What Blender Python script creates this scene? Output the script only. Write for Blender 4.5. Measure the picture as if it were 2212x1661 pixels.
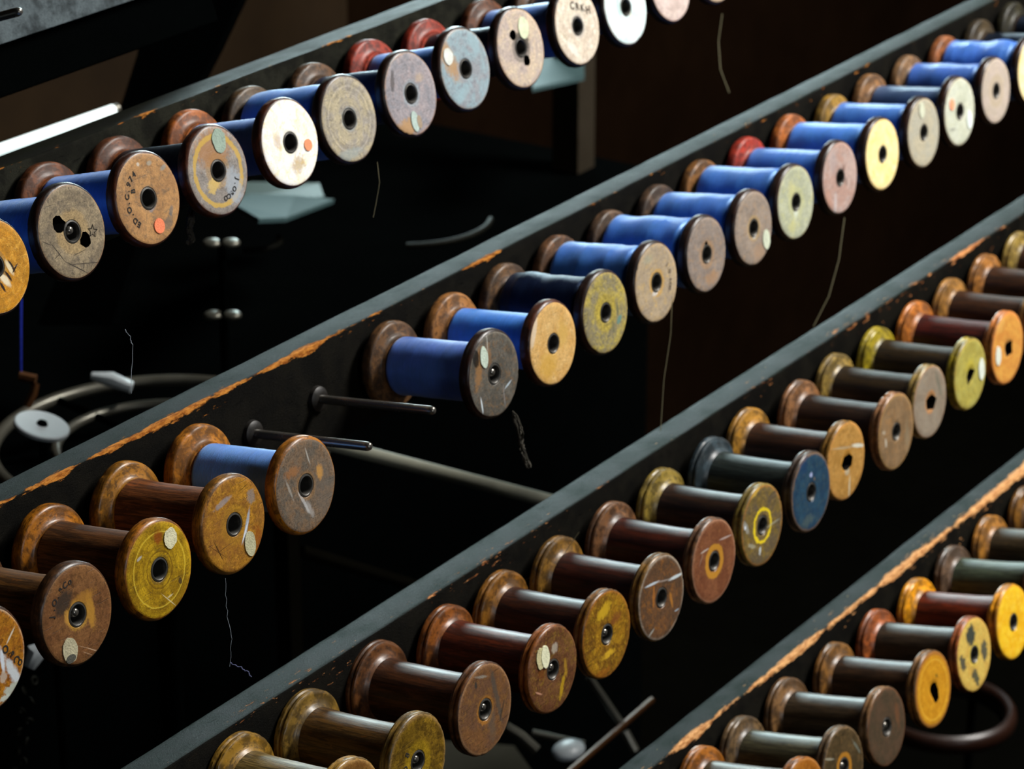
import bpy, bmesh, math, random
from mathutils import Vector, Matrix, noise
sc = bpy.context.scene
COL = sc.collection
for o in list(bpy.data.objects): bpy.data.objects.remove(o)

# ------------------------------------------------------------------ frame of the creel
R = 0.035                       # flange radius in metres
F = 6438.54                     # focal length in pixels of a 2212 wide frame
UV = (Vector((0.55517, -0.31737, 0.76881)), Vector((0.82318, 0.07741, -0.56248)), Vector((-0.11900, -0.94514, -0.30423)))
AL = math.radians(8.2)
CAM = Vector((-1.9, -1.3, 1.65))
ROWS = {'1': (-40.577, -14.098, 0.1241), '2': (-37.133, -19.663, 0.0), '3': (-34.581, -25.282, -0.0386), '4': (-32.656, -31.139, 0.0587), '0': (-44.3, -10.40, 0.19)}
def wd(u, v, w):                # direction in creel axes -> world
    return Vector((u, -(v*math.cos(AL) - w*math.sin(AL)), w*math.cos(AL) + v*math.sin(AL)))
def wp(u, v, w): return CAM + R*wd(u, v, w)
CX, CY, CZ = [wd(UV[0][i], UV[1][i], UV[2][i]) for i in range(3)]     # camera right, down, forward in world
def at(x, y, z):                # point seen at pixel (x, y), z flange radii deep
    return CAM + R*z*(CX*((x-1106)/F) + CY*((y-830.5)/F) + CZ)

# ------------------------------------------------------------------ camera, light, exposure
cam = bpy.data.cameras.new('camera'); co = bpy.data.objects.new('camera', cam); COL.objects.link(co)
co.matrix_world = Matrix(((CX.x, -CY.x, -CZ.x, CAM.x), (CX.y, -CY.y, -CZ.y, CAM.y), (CX.z, -CY.z, -CZ.z, CAM.z), (0, 0, 0, 1)))
cam.sensor_width = 36; cam.lens = F/2212*36; cam.clip_start = 0.05; cam.clip_end = 60
cam.dof.use_dof = True; cam.dof.focus_distance = 57*R; cam.dof.aperture_fstop = 12.5
sc.camera = co
sc.view_settings.view_transform = 'Standard'; sc.view_settings.look = 'None'
sc.view_settings.exposure = 0.0; sc.view_settings.gamma = 1.0; sc.view_settings.use_curve_mapping = False
wo = bpy.data.worlds.new('world'); sc.world = wo; wo.use_nodes = True
wo.node_tree.nodes['Background'].inputs[0].default_value = (0.25, 0.5, 0.45, 1); wo.node_tree.nodes['Background'].inputs[1].default_value = 0.003
def area(name, loc, aim, sx, sy, power, color, spread=180):
    l = bpy.data.lights.new(name, 'AREA'); l.shape = 'RECTANGLE'; l.size = sx; l.size_y = sy; l.energy = power; l.color = color; l.spread = math.radians(spread)
    o = bpy.data.objects.new(name, l); COL.objects.link(o); o.location = loc
    o.rotation_euler = (Vector(aim)-Vector(loc)).to_track_quat('-Z', 'Y').to_euler(); return o
SKY1 = (1.95, -1.45, 3.02); SKY2 = (3.3, 2.6, 1.62); FILL_POS = (-1.6, -4.05, 2.2)
area('skylight_daylight', SKY1, (1.9, -1.44, 0), 1.5, 0.9, 300, (1.0, 0.97, 0.92))
area('rear_fill_light', FILL_POS, (-.2, 0, .9), 1.3, 1.0, 26, (0.95, 0.97, 1.0))  # weak fill added from behind the camera to brighten the top row
area('high_window_daylight', SKY2, (2.2, 0, 1.35), 2.0, 0.95, 300, (0.72, 0.95, 0.98))

# ------------------------------------------------------------------ helpers
def hexc(h):
    h = h.lstrip('#'); c = [int(h[i:i+2], 16)/255 for i in (0, 2, 4)]
    return tuple((x/12.92 if x <= 0.04045 else ((x+0.055)/1.055)**2.4) for x in c) + (1,)
def tag(o, label=None, cat=None, group=None, kind=None):
    if label: o['label'] = label
    if cat: o['category'] = cat
    if group: o['group'] = group
    if kind: o['kind'] = kind
    return o
def empty(name, loc, rx=0.0):
    o = bpy.data.objects.new(name, None); COL.objects.link(o); o.location = loc; o.rotation_euler = (rx, 0, 0); o.empty_display_size = 0.02; return o
def link(name, me, mats=(), parent=None, smooth=True, sharp=35):
    for m in mats:
        if m.name not in [x.name for x in me.materials if x]: me.materials.append(m)
    if smooth:
        for p in me.polygons: p.use_smooth = True
        me.set_sharp_from_angle(angle=math.radians(sharp))
    o = bpy.data.objects.new(name, me); COL.objects.link(o); o.parent = parent; return o
def obj(name, bm, mats, parent=None, smooth=True, sharp=35):
    me = bpy.data.meshes.new(name); bmesh.ops.recalc_face_normals(bm, faces=bm.faces); bm.to_mesh(me); bm.free()
    return link(name, me, mats if isinstance(mats, (list, tuple)) else [mats], parent, smooth, sharp)
def lathe(prof, n=72, wob=None, closed=True, slots=None, bm=None):
    """prof: [(r, y)] around local Y; slots: material index per segment"""
    bm = bm or bmesh.new(); rings = []
    for k, (r, y) in enumerate(prof):
        ring = []
        for i in range(n):
            t = 2*math.pi*i/n; rr = r
            if wob: rr = wob(r, y, t)
            ring.append(bm.verts.new((rr*math.sin(t)*R, y*R, rr*math.cos(t)*R)))
        rings.append(ring)
    m = len(prof)
    for k in range(m if closed else m-1):
        a, b = rings[k], rings[(k+1) % m]
        for i in range(n):
            f = bm.faces.new((a[i], a[(i+1) % n], b[(i+1) % n], b[i]))
            if slots: f.material_index = slots[k]
    return bm
def cap(bm, ring_pts): bm.faces.new(ring_pts)
def tube(pts, rad, n=10, bm=None, ends=True):
    bm = bm or bmesh.new(); pts = [Vector(p) for p in pts]; rings = []
    rads = rad if isinstance(rad, (list, tuple)) else [rad]*len(pts)
    ref = Vector((0, 0, 1))
    for i, p in enumerate(pts):
        d = (pts[min(i+1, len(pts)-1)] - pts[max(i-1, 0)]).normalized()
        if abs(d.dot(ref)) > 0.95: ref = Vector((1, 0, 0))
        a = d.cross(ref).normalized(); b = d.cross(a)
        rings.append([bm.verts.new(p + rads[i]*(a*math.cos(2*math.pi*k/n)+b*math.sin(2*math.pi*k/n))) for k in range(n)])
    for i in range(len(rings)-1):
        for k in range(n): bm.faces.new((rings[i][k], rings[i][(k+1) % n], rings[i+1][(k+1) % n], rings[i+1][k]))
    if ends: bm.faces.new(rings[0][::-1]); bm.faces.new(rings[-1])
    return bm
def box(c, s, bm=None, mat=None):
    bm = bm or bmesh.new(); r = bmesh.ops.create_cube(bm, size=1)
    M = (mat or Matrix.Identity(4))
    for v in r['verts']: v.co = M @ Vector((v.co.x*s[0], v.co.y*s[1], v.co.z*s[2])) + Vector(c)
    return bm
def bevel(bm, w, seg=2):
    bmesh.ops.bevel(bm, geom=list(bm.edges), offset=w, segments=seg, affect='EDGES', profile=0.5); return bm
def prism(poly, axis, d0, d1, bm=None):
    """extrude polygon (list of 3-vectors) by vector"""
    bm = bm or bmesh.new(); axis = Vector(axis)
    a = [bm.verts.new(Vector(p)+axis*d0) for p in poly]; b = [bm.verts.new(Vector(p)+axis*d1) for p in poly]
    n = len(a); bm.faces.new(a); bm.faces.new(b[::-1])
    for i in range(n): bm.faces.new((a[i], b[i], b[(i+1) % n], a[(i+1) % n]))
    return bm

# ------------------------------------------------------------------ node helpers
class NT:
    def __init__(s, tree): s.t = tree; s.n = tree.nodes; s.l = tree.links
    def node(s, typ, **kw):
        nd = s.n.new(typ)
        for k, v in kw.items(): setattr(nd, k, v)
        return nd
    def put(s, sock, v):
        if isinstance(v, bpy.types.NodeSocket): s.l.new(v, sock)
        elif v is not None:
            if hasattr(sock.default_value, '__len__') and isinstance(v, (int, float)): v = (v,)*len(sock.default_value)
            if hasattr(sock.default_value, '__len__') and len(sock.default_value) == 3 and len(v) == 4: v = v[:3]
            sock.default_value = v
    def math(s, op, a, b=None, c=None, clamp=False):
        nd = s.node('ShaderNodeMath', operation=op, use_clamp=clamp); s.put(nd.inputs[0], a)
        if b is not None: s.put(nd.inputs[1], b)
        if c is not None: s.put(nd.inputs[2], c)
        return nd.outputs[0]
    def vmath(s, op, a, b=None):
        nd = s.node('ShaderNodeVectorMath', operation=op); s.put(nd.inputs[0], a)
        if b is not None: s.put(nd.inputs[1], b)
        return nd.outputs['Value'] if op in ('LENGTH', 'DOT_PRODUCT', 'DISTANCE') else nd.outputs[0]
    def noise(s, vec, scale, detail=3, rough=0.55, dist=0, dim='3D'):
        nd = s.node('ShaderNodeTexNoise'); s.put(nd.inputs['Vector'], vec); s.put(nd.inputs['Scale'], scale)
        nd.inputs['Detail'].default_value = detail; nd.inputs['Roughness'].default_value = rough; nd.inputs['Distortion'].default_value = dist
        return nd.outputs[0]
    def mix(s, f, a, b, typ='MIX'):
        nd = s.node('ShaderNodeMix', data_type='RGBA', blend_type=typ); s.put(nd.inputs[0], f); s.put(nd.inputs[6], a); s.put(nd.inputs[7], b); return nd.outputs[2]
    def step(s, v, a, b):
        nd = s.node('ShaderNodeMapRange', interpolation_type='SMOOTHSTEP'); s.put(nd.inputs[0], v); s.put(nd.inputs[1], a); s.put(nd.inputs[2], b); return nd.outputs[0]
    def mapping(s, vec, loc=(0, 0, 0), rot=(0, 0, 0), scale=(1, 1, 1)):
        nd = s.node('ShaderNodeMapping'); s.put(nd.inputs[0], vec); s.put(nd.inputs[1], loc); s.put(nd.inputs[2], rot); s.put(nd.inputs[3], scale); return nd.outputs[0]
    def bump(s, h, strength, dist=0.001):
        nd = s.node('ShaderNodeBump'); s.put(nd.inputs['Height'], h); nd.inputs['Strength'].default_value = strength; nd.inputs['Distance'].default_value = dist; return nd.outputs[0]
def new_mat(name):
    m = bpy.data.materials.new(name); m.use_nodes = True; t = NT(m.node_tree)
    return m, t, m.node_tree.nodes['Principled BSDF']
def group(name, ins, outs):
    g = bpy.data.node_groups.new(name, 'ShaderNodeTree')
    for n_, ty, dv in ins:
        s = g.interface.new_socket(name=n_, in_out='INPUT', socket_type=ty)
        if dv is not None: s.default_value = dv
    for n_, ty in outs: g.interface.new_socket(name=n_, in_out='OUTPUT', socket_type=ty)
    t = NT(g); gi = t.node('NodeGroupInput'); go = t.node('NodeGroupOutput'); return g, t, gi.outputs, go.inputs
NF, NV, NC = 'NodeSocketFloat', 'NodeSocketVector', 'NodeSocketColor'
# a worn turned-wood disc: mottled base, fine specks, turning rings, scratches
G_FACE, t, gi, go = group('worn_face', [('P', NV, None), ('Seed', NF, 0), ('A', NC, None), ('B', NC, None), ('C', NC, None), ('Edge', NC, None), ('Hub', NC, None), ('HubR', NF, .3), ('HubK', NF, .5), ('Rings', NF, .3), ('Wear', NF, .5)], [('Color', NC), ('H', NF)])
off = t.node('ShaderNodeCombineXYZ'); t.put(off.inputs[0], gi['Seed']); t.put(off.inputs[1], t.math('MULTIPLY', gi['Seed'], 1.7)); t.put(off.inputs[2], t.math('MULTIPLY', gi['Seed'], 0.6))
p = t.vmath('ADD', gi['P'], off.outputs[0])
rr = t.vmath('LENGTH', t.vmath('MULTIPLY', gi['P'], (1, 0, 1)))
n1 = t.noise(p, 2.2, 6, .68, .6); n2 = t.noise(p, 6.5, 6, .72, .6); n5 = t.noise(p, 4.0, 10, .78, 1.2); n6 = t.noise(p, 12, 8, .75, .8); n3 = t.noise(p, 28, 3, .6); n4 = t.noise(p, 70, 2, .6)
c = t.mix(t.step(n1, .40, .58), gi['A'], gi['B'])
c = t.mix(t.math('MULTIPLY', t.step(n2, .48, .68), .75), c, gi['C'])
rn = t.noise(t.math('ADD', t.math('MULTIPLY', rr, 11), t.math('MULTIPLY', n1, 1.6)), 1.0, 3, .7)
ring = t.math('MULTIPLY', t.math('SUBTRACT', rn, .5), t.math('MULTIPLY', gi['Rings'], 2.2))
fine = t.math('MULTIPLY', t.math('SUBTRACT', n3, .5), t.math('MULTIPLY', gi['Wear'], 1.5))
fine2 = t.math('ADD', t.math('MULTIPLY', t.math('SUBTRACT', n4, .5), .7), t.math('MULTIPLY', t.math('SUBTRACT', n5, .52), t.math('ADD', .4, t.math('MULTIPLY', gi['Wear'], 2.4))))
k = t.math('ADD', t.math('ADD', 1.0, ring), t.math('ADD', fine, fine2))
k = t.math('MULTIPLY', k, t.math('SUBTRACT', 1.15, t.math('MULTIPLY', t.math('ADD', t.step(n5, .42, .58), t.math('MULTIPLY', t.step(n6, .46, .60), .6)), t.math('ADD', .08, t.math('MULTIPLY', gi['Wear'], .38)))))
hub = t.math('MULTIPLY', t.math('SUBTRACT', 1, t.step(t.math('ADD', rr, t.math('MULTIPLY', t.math('SUBTRACT', n2, .5), .22)), t.math('MULTIPLY', gi['HubR'], .8), gi['HubR'])), gi['HubK'])
c = t.mix(hub, c, gi['Hub'])
e = t.step(t.math('ADD', rr, t.math('MULTIPLY', t.math('SUBTRACT', n2, .5), .12)), .88, .98)
c = t.mix(t.math('MULTIPLY', e, .8), c, gi['Edge'])
sc1 = t.noise(t.mapping(p, rot=(0, .6, 0), scale=(1.2, 1, 26)), 1.0, 2, .5); sc2 = t.noise(t.mapping(p, rot=(0, -.9, 0), scale=(1.5, 1, 34)), 1.0, 2, .5)
dark = t.math('MULTIPLY', t.math('MAXIMUM', t.step(sc1, .66, .72), t.step(sc2, .68, .73)), t.math('MULTIPLY', gi['Wear'], .8))
spots = t.math('MULTIPLY', t.step(t.noise(p, 13, 2, .5), .68, .74), gi['Wear'])
vm = t.node('ShaderNodeVectorMath', operation='SCALE'); t.put(vm.inputs[0], c); t.put(vm.inputs['Scale'], k)
c = t.mix(dark, vm.outputs[0], t.mix(.75, vm.outputs[0], (.01, .008, .006, 1)))
c = t.mix(spots, c, t.mix(.7, c, (.02, .015, .01, 1)))
t.put(go['Color'], c); t.put(go['H'], t.math('SUBTRACT', t.math('ADD', t.math('MULTIPLY', n3, .5), t.math('MULTIPLY', n2, .7)), dark))
# soft-edged patch in disc coordinates
G_BLOB, t, gi, go = group('patch', [('P', NV, None), ('C', NV, None), ('Ang', NF, 0), ('Size', NV, None), ('Noise', NF, .3), ('Soft', NF, .15)], [('M', NF)])
d = t.vmath('SUBTRACT', gi['P'], gi['C']); d = t.vmath('MULTIPLY', d, (1, 0, 1))
vr = t.node('ShaderNodeVectorRotate', rotation_type='Y_AXIS'); t.put(vr.inputs['Vector'], d); t.put(vr.inputs['Angle'], gi['Ang'])
d = t.vmath('DIVIDE', vr.outputs[0], gi['Size'])
q = t.math('ADD', t.vmath('LENGTH', d), t.math('MULTIPLY', t.math('SUBTRACT', t.noise(gi['P'], 9, 4, .65), .5), t.math('MULTIPLY', gi['Noise'], 4)))
t.put(go['M'], t.math('SUBTRACT', 1, t.step(q, t.math('SUBTRACT', 1, gi['Soft']), t.math('ADD', 1, gi['Soft']))))
G_RING, t, gi, go = group('ring_band', [('P', NV, None), ('R0', NF, .7), ('W', NF, .05), ('Noise', NF, .1)], [('M', NF)])
rr = t.vmath('LENGTH', t.vmath('MULTIPLY', gi['P'], (1, 0, 1)))
q = t.math('ABSOLUTE', t.math('SUBTRACT', t.math('ADD', rr, t.math('MULTIPLY', t.math('SUBTRACT', t.noise(gi['P'], 7, 4, .6), .5), gi['Noise'])), gi['R0']))
t.put(go['M'], t.math('SUBTRACT', 1, t.step(q, t.math('MULTIPLY', gi['W'], .5), gi['W'])))

def grp(t, g, **kw):
    n_ = t.node('ShaderNodeGroup'); n_.node_tree = g
    for k_, v_ in kw.items(): t.put(n_.inputs[k_], v_)
    return n_.outputs
def opos(t):
    tc = t.node('ShaderNodeTexCoord'); return tc.outputs['Object']
def face_mat(name, seed, A, B, C, edge, hub, hubr, hubk, rings, wear, rough, feats, bstr=.35):
    m, t, bs = new_mat(name); P = t.mapping(opos(t), scale=(1/R, 1/R, 1/R))
    o = grp(t, G_FACE, P=P, Seed=seed, A=hexc(A), B=hexc(B), C=hexc(C), Edge=hexc(edge), Hub=hexc(hub), HubR=hubr, HubK=hubk, Rings=rings, Wear=wear)
    c = o['Color']; rg = rough
    for f in feats:
        if f[0] == 'b':      # x, z, angle, half sizes, colour, strength, noise, softness
            _, x, z, ang, sx, sz, colr, st, nz, so = f
            mk = grp(t, G_BLOB, P=P, C=(x, 0, z), Ang=ang, Size=(sx, 1, sz), Noise=nz, Soft=so)['M']
        else:
            _, r0, w_, colr, st, nz = f
            mk = grp(t, G_RING, P=P, R0=r0, W=w_, Noise=nz)['M']
        c = t.mix(t.math('MULTIPLY', mk, st), c, hexc(colr))
    t.put(bs.inputs['Base Color'], c); t.put(bs.inputs['Roughness'], rg)
    t.put(bs.inputs['Normal'], t.bump(o['H'], bstr, .0006)); bs.inputs['Specular IOR Level'].default_value = .4
    return m
def rnd_off(t, P):
    oi = t.node('ShaderNodeObjectInfo'); cb = t.node('ShaderNodeCombineXYZ')
    for i, k in enumerate((37, 11, 23)): t.put(cb.inputs[i], t.math('MULTIPLY', oi.outputs['Random'], k))
    return t.vmath('ADD', P, cb.outputs[0])
_wood = {}
def wood_mat(colr, kind='body', rough=.33, bk=.6, coat=.8):
    key = (colr, kind, rough, bk)
    if key in _wood: return _wood[key]
    m, t, bs = new_mat('wood_%s_%s' % (kind, colr)); P = rnd_off(t, t.mapping(opos(t), scale=(1/R, 1/R, 1/R)))
    A = hexc(colr); A = tuple(x*.8 for x in A[:3])+(1,); B = tuple(x*.35 for x in A[:3])+(1,); C = (min(1, A[0]*1.6), min(1, A[1]*1.4), A[2]*1.1, 1)
    if kind == 'barrel':
        A, B, C = [tuple(x*bk for x in q[:3])+(1,) for q in (A, B, C)]; C = (C[0]*1.5, C[1]*1.2, C[2], 1)
        g1 = t.noise(t.mapping(P, scale=(9, .8, 9)), 1.0, 6, .7, .8); g2 = t.noise(t.mapping(P, scale=(30, 1.6, 30)), 1.0, 5, .7, .4); g3 = t.noise(t.mapping(P, scale=(5, 1.6, 5)), 1.6, 6, .75, .8)
    else:
        g1 = t.noise(P, 2.4, 4, .6, .5); g2 = t.noise(t.mapping(P, scale=(1, 6, 1)), 6, 3, .6); g3 = t.noise(P, 9, 3, .6)
    c = t.mix(t.step(g1, .40, .60), A, B); c = t.mix(t.math('MULTIPLY', t.step(g3, .56, .74), .5), c, C)
    c = t.mix(t.math('MULTIPLY', t.step(g2, .50, .62), .8), c, tuple(x*.25 for x in A[:3])+(1,))
    t.put(bs.inputs['Base Color'], c); t.put(bs.inputs['Roughness'], t.math('ADD', rough, t.math('MULTIPLY', g1, .22)))
    bs.inputs['Specular IOR Level'].default_value = .28
    bs.inputs['Coat Weight'].default_value = coat*(.2 if kind == 'barrel' else .4); bs.inputs['Coat Roughness'].default_value = .27
    t.put(bs.inputs['Normal'], t.bump(t.math('ADD', g2, t.math('MULTIPLY', g3, .5)), .5, .0006))
    _wood[key] = m; return m
_yarn = {}
def yarn_mat(colr):
    if colr in _yarn: return _yarn[colr]
    m, t, bs = new_mat('yarn_%s' % colr); P = rnd_off(t, t.mapping(opos(t), scale=(1/R, 1/R, 1/R)))
    A = hexc(colr)
    w_ = t.node('ShaderNodeTexWave', wave_type='BANDS', bands_direction='Y'); t.put(w_.inputs['Vector'], t.mapping(P, rot=(.05, 0, .04))); w_.inputs['Scale'].default_value = 9; w_.inputs['Distortion'].default_value = 1.6; w_.inputs['Detail'].default_value = 2; w_.inputs['Detail Scale'].default_value = 2.5
    n1 = t.noise(t.mapping(P, scale=(1.2, 14, 1.2)), 1.6, 4, .65); n2 = t.noise(t.mapping(P, scale=(6, 60, 6)), 1, 2, .6); n3 = t.noise(P, 1.7, 2, .5)
    k = t.math('ADD', .55, t.math('ADD', t.math('MULTIPLY', n1, .5), t.math('ADD', t.math('MULTIPLY', n2, .35), t.math('MULTIPLY', w_.outputs['Fac'], .12))))
    vm = t.node('ShaderNodeVectorMath', operation='SCALE'); t.put(vm.inputs[0], t.mix(t.step(n3, .4, .65), A, (A[0]*.85, A[1]*.92, A[2]*.85, 1))); t.put(vm.inputs['Scale'], k)
    t.put(bs.inputs['Base Color'], vm.outputs[0]); bs.inputs['Roughness'].default_value = .36; bs.inputs['Specular IOR Level'].default_value = .45 if A[2] < .08 else 1.0; bs.inputs['Specular Tint'].default_value = (.2, .45, 1, 1) if A[2] < .08 else (.5, .78, 1, 1)
    bs.inputs['Sheen Weight'].default_value = .5 if A[2] > .08 else .0; bs.inputs['Sheen Roughness'].default_value = .4; bs.inputs['Sheen Tint'].default_value = (.6, .75, 1, 1)
    t.put(bs.inputs['Normal'], t.bump(t.math('ADD', n2, t.math('MULTIPLY', w_.outputs['Fac'], .6)), .5, .0005))
    _yarn[colr] = m; return m
def simple(name, colr, rough=.5, metal=0.0, nz=.3, scale=30, emit=None, bstr=.2, coat=0):
    m, t, bs = new_mat(name); A = hexc(colr) if isinstance(colr, str) else colr
    n = t.noise(opos(t), scale, 4, .6); n2 = t.noise(opos(t), scale*6, 3, .6)
    k = t.math('ADD', 1-nz, t.math('MULTIPLY', t.math('ADD', n, t.math('MULTIPLY', n2, .5)), nz*1.35))
    vm = t.node('ShaderNodeVectorMath', operation='SCALE'); t.put(vm.inputs[0], A); t.put(vm.inputs['Scale'], k)
    t.put(bs.inputs['Base Color'], vm.outputs[0]); t.put(bs.inputs['Roughness'], t.math('ADD', rough, t.math('MULTIPLY', t.math('SUBTRACT', n, .5), .2))); bs.inputs['Metallic'].default_value = metal
    t.put(bs.inputs['Normal'], t.bump(n2, bstr, .0006)); bs.inputs['Coat Weight'].default_value = coat
    if emit: bs.inputs['Emission Color'].default_value = emit[0]; bs.inputs['Emission Strength'].default_value = emit[1]
    return m
M_STEEL = simple('dark_steel', '4c4a46', .42, .55, .5, 120)
M_PEG = simple('peg_steel', '8c8880', .26, .85, .2, 60, bstr=.04)
M_COLLAR = simple('peg_collar_wood', '120e09', .45, 0, .4, 80)
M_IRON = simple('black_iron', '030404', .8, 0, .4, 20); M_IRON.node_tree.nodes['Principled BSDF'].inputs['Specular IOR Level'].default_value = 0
M_HOLE = simple('shaded_hole_wood', '0c0704', .95, 0, .4, 60); M_HOLE.node_tree.nodes['Principled BSDF'].inputs['Specular IOR Level'].default_value = .1  # near-black colour stands in for the shade inside the holes
M_INK = simple('stamped_ink', '17110c', .8, 0, .2, 300)
M_PALEINK = simple('stamped_recess', '3a2c1e', .8, 0, .3, 300)

def rail_mat(amt=0.0, zt=1.2, flakes=0.0, col=('1b2420', '0b0f0c'), front='0f0d08', wd_=('d08a3c', '8a4c1c'), slope=0.0):
    m, t, bs = new_mat('green_grey_painted_rail'); P = t.mapping(opos(t), scale=(1/R, 1/R, 1/R))
    sp = t.node('ShaderNodeSeparateXYZ'); t.put(sp.inputs[0], P); y, z = sp.outputs[1], sp.outputs[2]
    d = t.math('SQRT', t.math('ADD', t.math('POWER', t.math('SUBTRACT', y, 3.1), 2), t.math('POWER', t.math('MULTIPLY', t.math('SUBTRACT', z, zt), 1.2), 2)))
    s1 = t.noise(t.mapping(P, scale=(1.9, 9, 9)), 1.3, 6, .72); s2 = t.noise(t.mapping(P, scale=(.35, .1, .1)), 1.0, 3, .6); s3 = t.noise(t.mapping(P, scale=(3, 9, 9)), 1.6, 4, .7); s5 = t.noise(t.mapping(P, scale=(.5, .5, .5)), 1.0, 2, .5)
    edge = t.math('SUBTRACT', t.math('ADD', t.math('ADD', amt, t.math('MULTIPLY', sp.outputs[0], slope)), t.math('MULTIPLY', t.math('SUBTRACT', s1, .5), .34+amt)), t.math('ADD', d, t.math('MULTIPLY', t.math('SUBTRACT', .5, s2), .75)))
    m1 = t.step(edge, -.01, .015)
    fl = t.math('SUBTRACT', t.math('ADD', s1, t.math('MULTIPLY', s5, .35)), t.math('ADD', .835-flakes, t.math('MULTIPLY', d, .14)))
    m2 = t.step(fl, .0, .03)
    chip = t.math('MAXIMUM', m1, m2)
    woodc = t.mix(t.step(s3, .35, .65), hexc(wd_[0]), hexc(wd_[1]))
    n1 = t.noise(P, 1.4, 4, .65); n2 = t.noise(P, 22, 4, .7); n3 = t.noise(P, 70, 3, .7)
    paint = t.mix(t.step(n1, .35, .65), hexc(col[0]), hexc(col[1]))
    k = t.math('ADD', -.1, t.math('ADD', t.math('MULTIPLY', n2, 1.2), t.math('MULTIPLY', n3, 1.0)))
    paint = t.mix(t.step(y, 3.1, 3.17), t.mix(t.step(n1, .38, .62), hexc(front), tuple(x*.35 for x in hexc(front)[:3])+(1,)), paint)  # front face darkened in the paint to stand for its shade
    vm = t.node('ShaderNodeVectorMath', operation='SCALE'); t.put(vm.inputs[0], paint); t.put(vm.inputs['Scale'], k)
    paint = None; dust = t.step(n3, .62, .75)
    c = t.mix(t.math('MULTIPLY', dust, .25), vm.outputs[0], hexc('50564f'))
    crack = t.step(t.noise(t.mapping(P, scale=(3, 22, 22), rot=(0, .1, .05)), 1, 6, .7), .62, .68)
    c = t.mix(t.math('MULTIPLY', crack, .6), c, (.004, .004, .004, 1))
    c = t.mix(chip, c, woodc)
    t.put(bs.inputs['Base Color'], c); t.put(bs.inputs['Roughness'], t.math('ADD', .46, t.math('ADD', t.math('MULTIPLY', n2, .18), t.math('MULTIPLY', chip, .25))))
    t.put(bs.inputs['Specular IOR Level'], t.math('ADD', .04, t.math('MULTIPLY', t.step(y, 3.1, 3.2), t.math('ADD', .0, t.math('MULTIPLY', t.step(n1, .3, .7), .12)))))
    t.put(bs.inputs['Normal'], t.bump(t.math('SUBTRACT', t.math('ADD', t.math('MULTIPLY', n2, .5), t.math('MULTIPLY', n3, .5)), t.math('ADD', chip, t.math('MULTIPLY', crack, .8))), .7, .0016))
    return m
M_RAIL = {'1': rail_mat(-.03, 1.2, .0, ('1b1d16', '0f100c'), '22221a'), '2': rail_mat(.035, 1.2, .015, slope=-.0055), '3': rail_mat(-.06, 1.25, .045, slope=.0025, wd_=('d0925c', '8a4c24')), '4': rail_mat(.08, 1.25, .06, slope=.004, wd_=('dca870', 'a0683c')), '0': rail_mat(-.05, .42, -.03, ('5e686c', '1c2224'), '5e686c')}

# ------------------------------------------------------------------ bobbin parts
def rimwob(seed, amt=.006, chips=()):
    def f(r, y, t_):
        if r < .3: return r
        w_ = amt*2*noise.noise(Vector((math.cos(t_)*2+seed*3.1, math.sin(t_)*2, y*1.5)))
        n_ = noise.noise(Vector((math.cos(t_)*11+seed, math.sin(t_)*11, y*3+seed)))
        if n_ > .34 and r > .93: w_ -= (n_-.34)*.06
        return r + w_
    return f
FRONT = [(.22, .04), (.25, 0.0), (.30, -.004), (.55, .004), (.80, .0), (.925, .002), (.962, .012), (.987, .036), (1.0, .07), (.995, .10), (.972, .135), (.978, .165), (.998, .205), (.988, .245), (.955, .27), (.86, .30), (.76, .34), (.70, .39), (.66, .46), (.62, .46), (.22, .46)]
FSLOT = [0]*6 + [1]*15
FRONT_R = [(.22, .04), (.25, 0.0), (.30, -.004), (.55, .004), (.80, .0), (.89, .003), (.93, .013), (.962, .034), (.985, .062), (.997, .10), (1.0, .15), (.999, .20), (.99, .245), (.965, .272), (.92, .285), (.80, .31), (.70, .35), (.655, .40), (.655, .46), (.62, .46), (.22, .46)]
BACK_R = [(.15, 2.95), (.92, 2.95), (.97, 2.935), (.995, 2.90), (1.0, 2.85), (1.0, 2.79), (.995, 2.75), (.985, 2.715), (.965, 2.69), (.935, 2.672), (.90, 2.664), (.80, 2.64), (.715, 2.61), (.67, 2.575), (.655, 2.53), (.62, 2.53), (.15, 2.47)]
BACK = [(.15, 2.95), (.90, 2.95), (.97, 2.935), (1.0, 2.90), (1.0, 2.83), (.975, 2.795), (.978, 2.77), (.998, 2.73), (.985, 2.69), (.95, 2.665), (.91, 2.66), (.84, 2.65), (.77, 2.63), (.71, 2.59), (.665, 2.53), (.62, 2.50), (.15, 2.47)]
def cutter(poly, depth):
    bm = prism([(x*R, -.01*R*10, z*R) for x, z in poly], (0, 1, 0), 0, depth*R)
    me = bpy.data.meshes.new('cut'); bmesh.ops.recalc_face_normals(bm, faces=bm.faces)
    for f_ in bm.faces: f_.material_index = 2
    bm.to_mesh(me); bm.free()
    for m_ in (M_HOLE, M_HOLE, M_HOLE): me.materials.append(m_)
    o = bpy.data.objects.new('cut', me); COL.objects.link(o); return o
def carve(o, cuts):
    o.data.materials.append(M_HOLE)
    for poly, dep in cuts:
        c_ = cutter(poly, dep)
        md = o.modifiers.new('b', 'BOOLEAN'); md.operation = 'DIFFERENCE'; md.object = c_; md.solver = 'EXACT'
        wm = o.matrix_world.copy(); par = o.parent; o.parent = None; c_.matrix_world = Matrix.Identity(4); o.matrix_world = Matrix.Identity(4)
        bpy.context.view_layer.update()
        dg = bpy.context.evaluated_depsgraph_get(); me = bpy.data.meshes.new_from_object(o.evaluated_get(dg))
        o.modifiers.clear(); o.data = me; o.parent = par; o.matrix_basis = Matrix.Identity(4)
        bpy.data.objects.remove(c_)
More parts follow.
